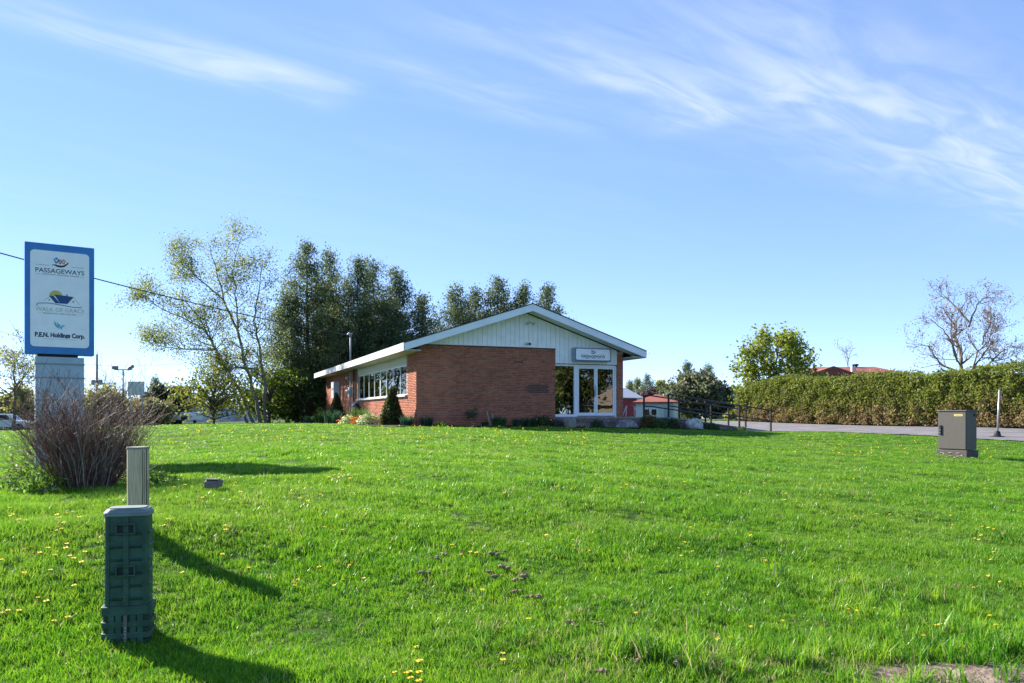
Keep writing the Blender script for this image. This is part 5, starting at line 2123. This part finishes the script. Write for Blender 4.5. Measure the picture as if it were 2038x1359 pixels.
# floodlight pole
P = gpt(245, 60, 0)
lp = empty('floodlight_pole', P, 0, 'dark pole with two floodlights on a crossarm behind the bare shrub', 'lamp')
za = EYE + (HY - 736) / F * 60 - P.z
MB().tube([(0, 0, -.2), (0, 0, za)], [.07, .05], 8).build('pole', M_BLACK, lp)
MB().box(-.66, .66, -.03, .03, za - .02, za + .05).build('crossarm', M_BLACK, lp)
for s in (-1, 1):
    MB().tube([(s * .45, 0, za), (0, 0, za - .4)], .015, 5).build('brace', M_BLACK, lp)
    mb = MB()
    mb.obox((0, 0, 0), (1, 0, 0), (0, 1, .2 if s < 0 else .5), (0, -.2, 1), .21, .16, .13)
    h = mb.build('lamp_head', mat('lamp_grey', (.22, .23, .25), .5), lp, .03)
    h.location = (s * .6, 0, za + .18)
    h.rotation_euler = (0, math.radians(0 if s < 0 else -25), math.radians(-20 * s))

# blank sign on a post
P = gpt(271, 60, 0)
bs = empty('blank_sign', P, .05, 'plain pale square sign on two posts behind the bare shrub', 'sign')
z0_, z1_ = EYE + (HY - 787) / F * 60 - P.z, EYE + (HY - 759) / F * 60 - P.z
MB().box(-.62, .62, -.04, .04, z0_, z1_).build('panel', mat('blank_panel', (.50, .58, .58), .5, .05, 2), bs, .01)
for x in (-.45, .45):
    MB().tube([(x, .08, -.2), (x, .08, z1_ - .1)], .04, 7).build('post', M_STEEL, bs)

# yellow pedestrian sign
P = gpt(30, 58, 0)
ys = empty('warning_sign', P, .1, 'yellow square warning sign with a black figure at the roadside', 'sign')
zy = EYE + (HY - 802) / F * 58 - P.z
flat('panel', [rrect(.66, .6, .05)], mat('sign_yellow', (.62, .36, .02), .5), ys, (0, 0, zy), .02)
flat('figure', [arc(0, .17, .05, 0, 330, 9), [(-.05, .10), (.05, .10), (.06, -.05), (-.06, -.05)], [(-.06, -.05), (-.01, -.05), (-.06, -.22), (-.11, -.22)], [(.01, -.05), (.06, -.05), (.11, -.22), (.06, -.22)],
                [(-.16, .02), (-.05, .10), (-.05, .05), (-.13, -.02)], [(.05, .10), (.16, .02), (.13, -.02), (.05, .05)]], M_BLACK, ys, (0, -.021, zy), .003)
MB().tube([(0, .03, -.2), (0, .03, zy + .2)], .035, 7).build('post', M_STEEL, ys)


# utility poles and wires
def utility_pole(px, Z, ytop, label, tr=True, xy=None, hgt=None):
    P = gpt(px, Z, -.1) if xy is None else Vector((xy[0], xy[1], H(*xy) - .1))
    o = empty('utility_pole', P, 0, label, 'utility pole', 'utility poles')
    zt_ = hgt or (EYE + (HY - ytop) / F * Z - P.z)
    MB().tube([(0, 0, 0), (0, 0, zt_)], [.17, .11], 9).build('pole', mat('pole_grey', (.19, .18, .17), .9, .2, 8), o)
    MB().tube([(.05, 0, zt_ - .1), (.05, 0, zt_ + .4)], .03, 6).build('insulator', M_STEEL, o)
    if tr:
        for s in (-1, 1):
            MB().lathe([(.05, 0), (.24, .02), (.24, .55), (.18, .62)], 12, (s * .42, 0, zt_ - 3.6)).build('transformer', mat('transformer_grey', (.33, .35, .36), .5), o)
            MB().box(-.2 if s < 0 else .1, -.1 if s < 0 else .2, -.05, .05, zt_ - 3.4, zt_ - 3.3).build('bracket', M_STEEL, o)
    MB().tube([(.1, 0, zt_ - 1.3), (.45, 0, zt_ - 1.25)], .03, 5).build('arm', M_STEEL, o)
    return P + Vector((0, 0, zt_))


t1 = utility_pole(193, 92, 705, 'grey utility pole with two transformers behind the bare shrub')
pA = utility_pole(0, 0, 0, 'tall utility pole at the roadside feeding the building', False, (-24.5, 17.0), 9.3)
tM = Vector((*uv2w(-.30, 13.22), EYE + 4.30))


def wire(label, a, b, sag, r=.012):
    pts = []
    for i in range(25):
        t = i / 24
        p = Vector(a).lerp(Vector(b), t)
        p.z -= sag * 4 * t * (1 - t)
        pts.append(p)
    o = MB().tube(pts, r, 4).build('overhead_wire', mat('wire_dark', (.03, .03, .035), .6), None)
    tag(o, label, 'wire', 'overhead wires')


wire('thick service cable sagging from the roadside to the mast on the roof', pA + Vector((.0, 0, -.25)), tM, .55, .022)
wire('thin wire running from the roadside pole to the far transformer pole', pA + Vector((0, 0, -.8)), t1 + Vector((0, 0, -.1)), .9, .012)
wire('second thin wire running to the far transformer pole', pA + Vector((0, 0, -2.4)), t1 + Vector((.1, 0, -1.25)), .9, .010)
wire('wire from the transformer pole passing behind the thin-leaved tree', t1 + Vector((0, 0, -1.3)), ray(560, 700, 85), .5, .014)

# ------------------------------------------------------------------ across the street (seen in the door glass)
hx_, hy_ = 47, -1
P = Vector((hx_, hy_, H(hx_, hy_) - .1))
hs_ = empty('house', P, math.radians(-50), 'beige-roofed house across the street, mirrored in the doors', 'house')
MB().box(-6, 6, -4, 4, -.3, 2.7).build('wall', mat('across_wall', (.35, .33, .25), .8), hs_)
MB().add([(-6.6, -4.6, 2.7), (6.6, -4.6, 2.7), (6.6, 4.6, 2.7), (-6.6, 4.6, 2.7), (-2.5, 0, 4.9), (2.5, 0, 4.9)], [(0, 1, 5, 4), (1, 2, 5), (2, 3, 4, 5), (3, 0, 4), (3, 2, 1, 0)]).build('roof', mat('across_roof', (.42, .34, .27), .9), hs_)
for s in (-3, 0, 3):
    wn = MB().box(s - .7, s + .7, 4.001, 4.04, .9, 2.1).build('window', M_WHITE, hs_)
    MB().box(s - .6, s + .6, 4.041, 4.05, 1.0, 2.0).build('pane', M_DARK, wn)
for i, (x, y, h, R) in enumerate(((38, -1, 10, 4.6), (55, -14, 13, 5), (60, 2, 14, 5.5), (56, 10, 9, 4.2), (50, 14, 8, 3.6), (66, -14, 15, 6), (44, -18, 12, 5), (72, 12, 15, 6))):
    round_tree('street_tree', 'green leafy tree across the street, mirrored in the doors', 0, 0, 0, 0, [(.06, .10, .03), (.09, .13, .035), (.12, .14, .04)], 120 + i, 'trees across the street', dens=1.0, low=.18, size=(.3, .6), xyz=(x, y, H(x, y) - .1), hgt=h, rad=R)


# ------------------------------------------------------------------ lawn grass
def grass_material():
    m = bpy.data.materials.new('grass_blade')
    m.use_nodes = True
    t = m.node_tree
    b = t.nodes['Principled BSDF']
    b.inputs['Roughness'].default_value = .38
    b.inputs['Specular IOR Level'].default_value = .35
    oi = N(t, 'ShaderNodeObjectInfo')
    g = N(t, 'ShaderNodeNewGeometry')
    n = N(t, 'ShaderNodeTexNoise')
    n.inputs['Scale'].default_value = .8
    n.inputs['Detail'].default_value = 6
    n.inputs['Roughness'].default_value = .62
    t.links.new(g.outputs['Position'], n.inputs['Vector'])
    sm = mathn(t, 'ADD', mathn(t, 'MULTIPLY', oi.outputs['Random'], .45), mathn(t, 'MULTIPLY', n.outputs['Fac'], .55))
    r = N(t, 'ShaderNodeValToRGB')
    e = r.color_ramp.elements
    e[0].position = .30
    e[0].color = (.052, .195, .012, 1)
    e[1].position = .72
    e[1].color = (.190, .365, .018, 1)
    k = e.new(.5)
    k.color = (.106, .285, .013, 1)
    t.links.new(sm, r.inputs[0])
    n3 = N(t, 'ShaderNodeTexNoise')
    n3.inputs['Scale'].default_value = .33
    n3.inputs['Detail'].default_value = 4
    t.links.new(g.outputs['Position'], n3.inputs['Vector'])
    mo = N(t, 'ShaderNodeMix')
    mo.data_type = 'RGBA'
    mr = N(t, 'ShaderNodeMapRange')
    mr.inputs[1].default_value = .42
    mr.inputs[2].default_value = .72
    mr.inputs[4].default_value = .45
    t.links.new(n3.outputs['Fac'], mr.inputs[0])
    t.links.new(mr.outputs[0], mo.inputs[0])
    t.links.new(r.outputs[0], mo.inputs[6])
    mo.inputs[7].default_value = (.170, .275, .036, 1)
    at = N(t, 'ShaderNodeAttribute')
    at.attribute_name = 'dry'
    mx = N(t, 'ShaderNodeMix')
    mx.data_type = 'RGBA'
    t.links.new(at.outputs['Fac'], mx.inputs[0])
    t.links.new(mo.outputs[2], mx.inputs[6])
    mx.inputs[7].default_value = (.36, .30, .16, 1)
    t.links.new(mx.outputs[2], b.inputs['Base Color'])
    tr = N(t, 'ShaderNodeBsdfTranslucent')
    hs = N(t, 'ShaderNodeHueSaturation')
    hs.inputs['Hue'].default_value = .487
    hs.inputs['Value'].default_value = 1.5
    t.links.new(mx.outputs[2], hs.inputs['Color'])
    t.links.new(hs.outputs[0], tr.inputs[0])
    ms = N(t, 'ShaderNodeMixShader')
    ms.inputs[0].default_value = .42
    t.links.new(b.outputs[0], ms.inputs[1])
    t.links.new(tr.outputs[0], ms.inputs[2])
    t.links.new(ms.outputs[0], t.nodes['Material Output'].inputs[0])
    return m


M_GRASS = grass_material()
clumps = bpy.data.collections.new('grass_clumps')


def clump(seed, n, R, h, wd, dry):
    rg = np.random.default_rng(seed)
    a = rg.uniform(0, 2 * math.pi, n)
    r = R * np.sqrt(rg.uniform(0, 1, n))
    bx, by = r * np.cos(a), r * np.sin(a)
    ln = h * rg.uniform(.45, 1.15, n)
    az = rg.uniform(0, 2 * math.pi, n)
    lean = rg.uniform(.1, .75, n)
    V = np.zeros((n, 5, 3))
    ang = rg.uniform(0, 2 * math.pi, n)
    sx, sy = np.cos(ang), np.sin(ang)
    for i, (t, w_) in enumerate(((0, 1.0), (.5, .85))):
        x = bx + np.cos(az) * lean * ln * t * t
        y = by + np.sin(az) * lean * ln * t * t
        z = ln * t * (1 - .2 * lean * t) - .012 * (1 - t)
        for s in (0, 1):
            sg = (s * 2 - 1) * wd * .5 * w_
            V[:, i * 2 + s] = np.stack([x + sx * sg, y + sy * sg, z], 1)
    V[:, 4] = np.stack([bx + np.cos(az) * lean * ln, by + np.sin(az) * lean * ln, ln * (1 - .25 * lean)], 1)
    vs = [tuple(p) for p in V.reshape(-1, 3)]
    fs = []
    for i in range(n):
        o = i * 5
        fs += [(o, o + 1, o + 3, o + 2), (o + 2, o + 3, o + 4)]
    me = bpy.data.meshes.new('grass_clump')
    me.from_pydata(vs, [], fs)
    me.materials.append(M_GRASS)
    at = me.attributes.new('dry', 'FLOAT', 'POINT')
    d = np.repeat((rg.uniform(0, 1, n) < dry) * rg.uniform(.4, 1, n), 5).astype(np.float32)
    at.data.foreach_set('value', d)
    o = bpy.data.objects.new('grass_clump', me)
    clumps.objects.link(o)


for i in range(6):
    clump(400 + i, 22, .055, .052, .0052, .045)          # 0-5 mown lawn
for i in range(2):
    clump(420 + i, 22, .05, .16, .008, .08)             # 6-7 rank tufts
for i in range(2):
    clump(430 + i, 20, .06, .07, .006, .75)             # 8-9 straw


def dirt_mask(x, y):
    """0..1: bare ground at the road edge"""
    d = np.exp(-(((x - 2.72) / .68) ** 2 + ((y - 4.80) / .24) ** 2) ** 1.5)
    d = np.maximum(d, .8 * np.exp(-(((x - 1.75) / .2) ** 2 + ((y - 4.72) / .08) ** 2)))
    return d


def grass_points():
    rg = np.random.default_rng(99)
    P_ = []
    for (y0, y1, den, sc_) in ((2.6, 4.2, 120, 1.0), (4.2, 6.0, 720, .92), (6.0, 8.5, 560, .95), (8.5, 12, 330, 1.05), (12, 18, 180, 1.2), (18, 26, 85, 1.45), (26, 38, 42, 1.75), (38, 62, 10, 2.4)):
        xm = .70 * y1 + 1.0
        n = int(2 * xm * (y1 - y0) * den)
        x = rg.uniform(-xm, xm, n)
        y = rg.uniform(y0, y1, n)
        k = (np.abs(x) < .70 * y + .9)
        x, y = x[k], y[k]
        u, v = w2uv(x, y)
        ok = ~drive_mask(u, v) & ~bed_mask(u, v) & ~((u > -.1) & (u < W_ + .3) & (v > -.1) & (v < LEN + .3)) & ~((u > 5.9) & (u < 15.8) & (v > -1.95) & (v < .3)) & ~((u > 24.2) & (u < 27)) & (v > -29)
        x, y = x[ok], y[ok]
        s = np.full(len(x), sc_) * rg.uniform(.75, 1.3, len(x))
        # taller and thinner patches
        pn = np.sin(x * 1.9 + 1.1 * np.sin(y * 1.3)) * np.sin(y * 2.6 + .9 * np.sin(x * 1.7)) + .5 * np.sin(x * 5.1 + y * 3.3)
        s *= 1 + .26 * pn
        idx = rg.integers(0, 6, len(x))
        r = rg.uniform(0, 1, len(x))
        # rank growth near the road on the right
        rank = np.exp(-(((x - 2.55) / 1.0) ** 2 + ((y - 5.25) / .38) ** 2)) + .35 * np.exp(-(((x - 3.2) / .7) ** 2 + ((y - 6.3) / .4) ** 2)) + .25 * np.exp(-(((x - .9) / .7) ** 2 + ((y - 4.95) / .25) ** 2))
        idx = np.where(r < rank * .35, rg.integers(6, 8, len(x)), idx)
        straw = np.exp(-(((x - 2.4) / 1.1) ** 2 + ((y - 4.95) / .3) ** 2)) * .5 + .015 + .10 * np.exp(-(((x - .8) / 1.0) ** 2 + ((y - 5.2) / .8) ** 2))
        idx = np.where(rg.uniform(0, 1, len(x)) < straw * .75, rg.integers(8, 10, len(x)), idx)
        keep = rg.uniform(0, 1, len(x)) > dirt_mask(x, y) * .97
        x, y, s, idx = x[keep], y[keep], s[keep], idx[keep]
        P_.append(np.stack([x, y, Hn(x, y) - .004, s, idx], 1))
    A = np.concatenate(P_)
    me = bpy.data.meshes.new('lawn_grass')
    me.vertices.add(len(A))
    me.vertices.foreach_set('co', A[:, :3].astype(np.float32).ravel())
    a = me.attributes.new('scl', 'FLOAT_VECTOR', 'POINT')
    far = np.clip((A[:, 1] - 9) / 16, 0, 1)
    sz = A[:, 3] * (1 - .55 * far)
    a.data.foreach_set('vector', np.stack([A[:, 3], A[:, 3], sz], 1).astype(np.float32).ravel())
    a = me.attributes.new('idx', 'INT', 'POINT')
    a.data.foreach_set('value', A[:, 4].astype(np.int32))
    a = me.attributes.new('rotv', 'FLOAT_VECTOR', 'POINT')
    R = np.stack([rg.normal(0, .12, len(A)), rg.normal(0, .12, len(A)), rg.uniform(0, 6.283, len(A))], 1)
    a.data.foreach_set('vector', R.astype(np.float32).ravel())
    me.update()
    o = bpy.data.objects.new('lawn_grass', me)
    link(o)
    tag(o, 'bright green mown lawn grass rising to the brick building', 'grass', kind='stuff')
    ng = bpy.data.node_groups.new('scatter_clumps', 'GeometryNodeTree')
    ng.interface.new_socket('Geometry', in_out='INPUT', socket_type='NodeSocketGeometry')
    ng.interface.new_socket('Geometry', in_out='OUTPUT', socket_type='NodeSocketGeometry')
    gi = ng.nodes.new('NodeGroupInput')
    go = ng.nodes.new('NodeGroupOutput')
    ip = ng.nodes.new('GeometryNodeInstanceOnPoints')
    ci = ng.nodes.new('GeometryNodeCollectionInfo')
    ci.inputs['Collection'].default_value = clumps
    ci.inputs['Separate Children'].default_value = True
    ci.inputs['Reset Children'].default_value = True

    def na(nm, ty):
        n = ng.nodes.new('GeometryNodeInputNamedAttribute')
        n.data_type = ty
        n.inputs['Name'].default_value = nm
        return n.outputs['Attribute']
    Lk = ng.links.new
    Lk(gi.outputs[0], ip.inputs['Points'])
    Lk(ci.outputs[0], ip.inputs['Instance'])
    ip.inputs['Pick Instance'].default_value = True
    Lk(na('idx', 'INT'), ip.inputs['Instance Index'])
    Lk(na('rotv', 'FLOAT_VECTOR'), ip.inputs['Rotation'])
    Lk(na('scl', 'FLOAT_VECTOR'), ip.inputs['Scale'])
    Lk(ip.outputs[0], go.inputs[0])
    md = o.modifiers.new('scatter', 'NODES')
    md.node_group = ng
    print('grass clumps', len(A))


grass_points()

# bare soil showing at the road edge
sheet_d = MB()
rg = np.random.default_rng(12)
n = 26
ring = [(2.70 + .80 * math.cos(t) * (1 + .12 * math.sin(3 * t)), 4.80 + .22 * math.sin(t) * (1 + .15 * math.sin(5 * t + 1))) for t in np.linspace(0, 2 * math.pi, n, endpoint=False)]
vs = [(2.70, 4.80, H(2.70, 4.80) + .014)] + [(a, b_, H(a, b_) + .003) for a, b_ in ring]
half = [(2.70 + (a - 2.70) * .6, 4.80 + (b_ - 4.80) * .6) for a, b_ in ring]
vs += [(a, b_, H(a, b_) + .012) for a, b_ in half]
fs = [(0, n + 1 + i, n + 1 + (i + 1) % n) for i in range(n)] + [(n + 1 + i, 1 + i, 1 + (i + 1) % n, n + 1 + (i + 1) % n) for i in range(n)]
sheet_d.add(vs, fs, 0, True)
sheet_d.build('bare_soil', mat('dry_soil', (.10, .072, .055), .95, .4, 9, 1.0, 30, col2=(.30, .225, .17)), None, kind='structure')

# ------------------------------------------------------------------ dandelions
M_DAND = mat('dandelion_yellow', (.80, .62, .05), .7, .12, 60)
M_STEM = mat('dandelion_stem', (.16, .24, .06), .7)


def dandelion_mesh(seed):
    rd = random.Random(seed)
    mb = MB()
    h = rd.uniform(.045, .08)
    lean = (rd.uniform(-.015, .015), rd.uniform(-.015, .015))
    mb.tube([(0, 0, -.02), (lean[0] * .5, lean[1] * .5, h * .6), (lean[0], lean[1], h)], .0022, 4, 1)
    c = Vector((lean[0], lean[1], h))
    for ring, (r, z, n, w_) in enumerate(((.021, .002, 13, .009), (.015, .007, 10, .008), (.008, .010, 7, .007))):
        for k in range(n):
            a = 2 * math.pi * (k + .5 * ring) / n + rd.uniform(-.1, .1)
            d = Vector((math.cos(a), math.sin(a), 0))
            s = Vector((-math.sin(a), math.cos(a), 0))
            p0 = c + d * .002 + Vector((0, 0, z * .5))
            p1 = c + d * r + Vector((0, 0, z + .002))
            mb.add([p0 - s * w_ * .25, p1 - s * w_ * .5, p1 + s * w_ * .5, p0 + s * w_ * .25], [(0, 1, 2, 3)], 0)
    me = mb.mesh('dandelion')
    me.materials.append(M_DAND)
    me.materials.append(M_STEM)
    return me


dm = [dandelion_mesh(i) for i in range(5)]
rd = random.Random(33)
spots = []
for (x0, x1, y0, y1, n) in ((0, 175, 1010, 1255, 44), (330, 720, 955, 1190, 52), (700, 1100, 990, 1359, 24), (1100, 1500, 950, 1330, 26), (1480, 2038, 1000, 1300, 40), (1500, 2038, 900, 1010, 46), (300, 700, 880, 960, 18), (700, 1500, 890, 990, 30)):
    for k in range(n):
        # loose clusters
        if spots and rd.random() < .45 and x0 <= spots[-1][0] <= x1:
            q = (spots[-1][0] + rd.gauss(0, 22), spots[-1][1] + rd.gauss(0, 8))
        else:
            q = (rd.uniform(x0, x1), y0 + (y1 - y0) * rd.random() ** 1.2)
        spots.append(q)
cnt = 0
for (px, py) in spots:
    p = ground(px, py, 40)
    if p is None or cnt >= 280:
        continue
    o = bpy.data.objects.new('dandelion', dm[cnt % 5])
    s = rd.uniform(.65, 1.0)
    o.location = p
    o.scale = (s, s, s)
    o.rotation_euler = (rd.uniform(-.2, .2), rd.uniform(-.2, .2), rd.uniform(0, 6.28))
    link(o)
    tag(o, 'yellow dandelion flower standing in the lawn', 'flower', 'dandelions in the lawn')
    cnt += 1
# the countless far ones near the crest of the lawn, as one object
rg = np.random.default_rng(51)
n = 300
y = rg.uniform(18, 31, n)
x = rg.uniform(-.44, .10, n) * y
q = rg.uniform(0, 1, n) < .25
x = np.where(q, rg.uniform(.35, .62, n) * y, x)
u, v = w2uv(x, y)
ok = ~bed_mask(u, v) & (v < -1.4) & ~drive_mask(u, v)
x, y = x[ok], y[ok]
C = np.stack([x, y, Hn(x, y) + .075], 1)
C = np.repeat(C, 3, 0) + rg.normal(0, .010, (len(C) * 3, 3))
V, Fq, c = cards(rg, C, np.full(len(C), .036), pick(rg, [(.70, .56, .04)], len(C), .1), .9)
o = np_mesh('far_dandelions', V, Fq, M_LEAF, col=c)
tag(o, 'sprinkle of tiny yellow dandelions along the crest of the lawn', 'flowers', kind='stuff')

# ------------------------------------------------------------------ clods left on the lawn
M_CLOD = mat('clod', (.17, .115, .075), .95, .35, 30, 1.0, 60, col2=(.30, .23, .15))


def clod_mesh(seed):
    rg = np.random.default_rng(seed)
    bm = bmesh.new()
    for k in range(5):
        off = Vector(rg.normal(0, 1, 3)) * .016
        r = rg.uniform(.014, .026)
        res = bmesh.ops.create_icosphere(bm, subdivisions=2, radius=r)
        for v in res['verts']:
            v.co *= 1 + .35 * mnoise.noise(v.co * 60 + Vector((seed, k, 0)))
            v.co += Vector((off.x * 1.6, off.y, abs(off.z) * .6))
    me = bpy.data.meshes.new('soil_clod')
    bm.to_mesh(me)
    bm.free()
    me.materials.append(M_CLOD)
    return me


cms = [clod_mesh(i) for i in range(4)]
for i, (px, py) in enumerate(((873, 1112), (886, 1104), (921, 1104), (980, 1104), (1006, 1099), (973, 1139), (986, 1150), (1000, 1131), (1022, 1158), (1043, 1147), (1025, 1180), (1048, 1191), (1075, 1190),
                              (1131, 1242), (1144, 1248), (1193, 1246), (1228, 1264), (1280, 1284), (1260, 1320), (1275, 1316), (1300, 1309), (1196, 1343), (841, 1142), (1350, 1318))):
    p = ground(px, py + 6, 30)
    if p is None:
        continue
    o = bpy.data.objects.new('soil_clod', cms[i % 4])
    s = rd.uniform(.5, .95)
    o.location = p + Vector((0, 0, .030))
    o.scale = (s * 1.3, s, s * .8)
    o.rotation_euler = (0, 0, rd.uniform(0, 6.28))
    link(o)
    tag(o, 'small brown clod of dry soil lying in the grass', 'clod', 'soil clods on the lawn')
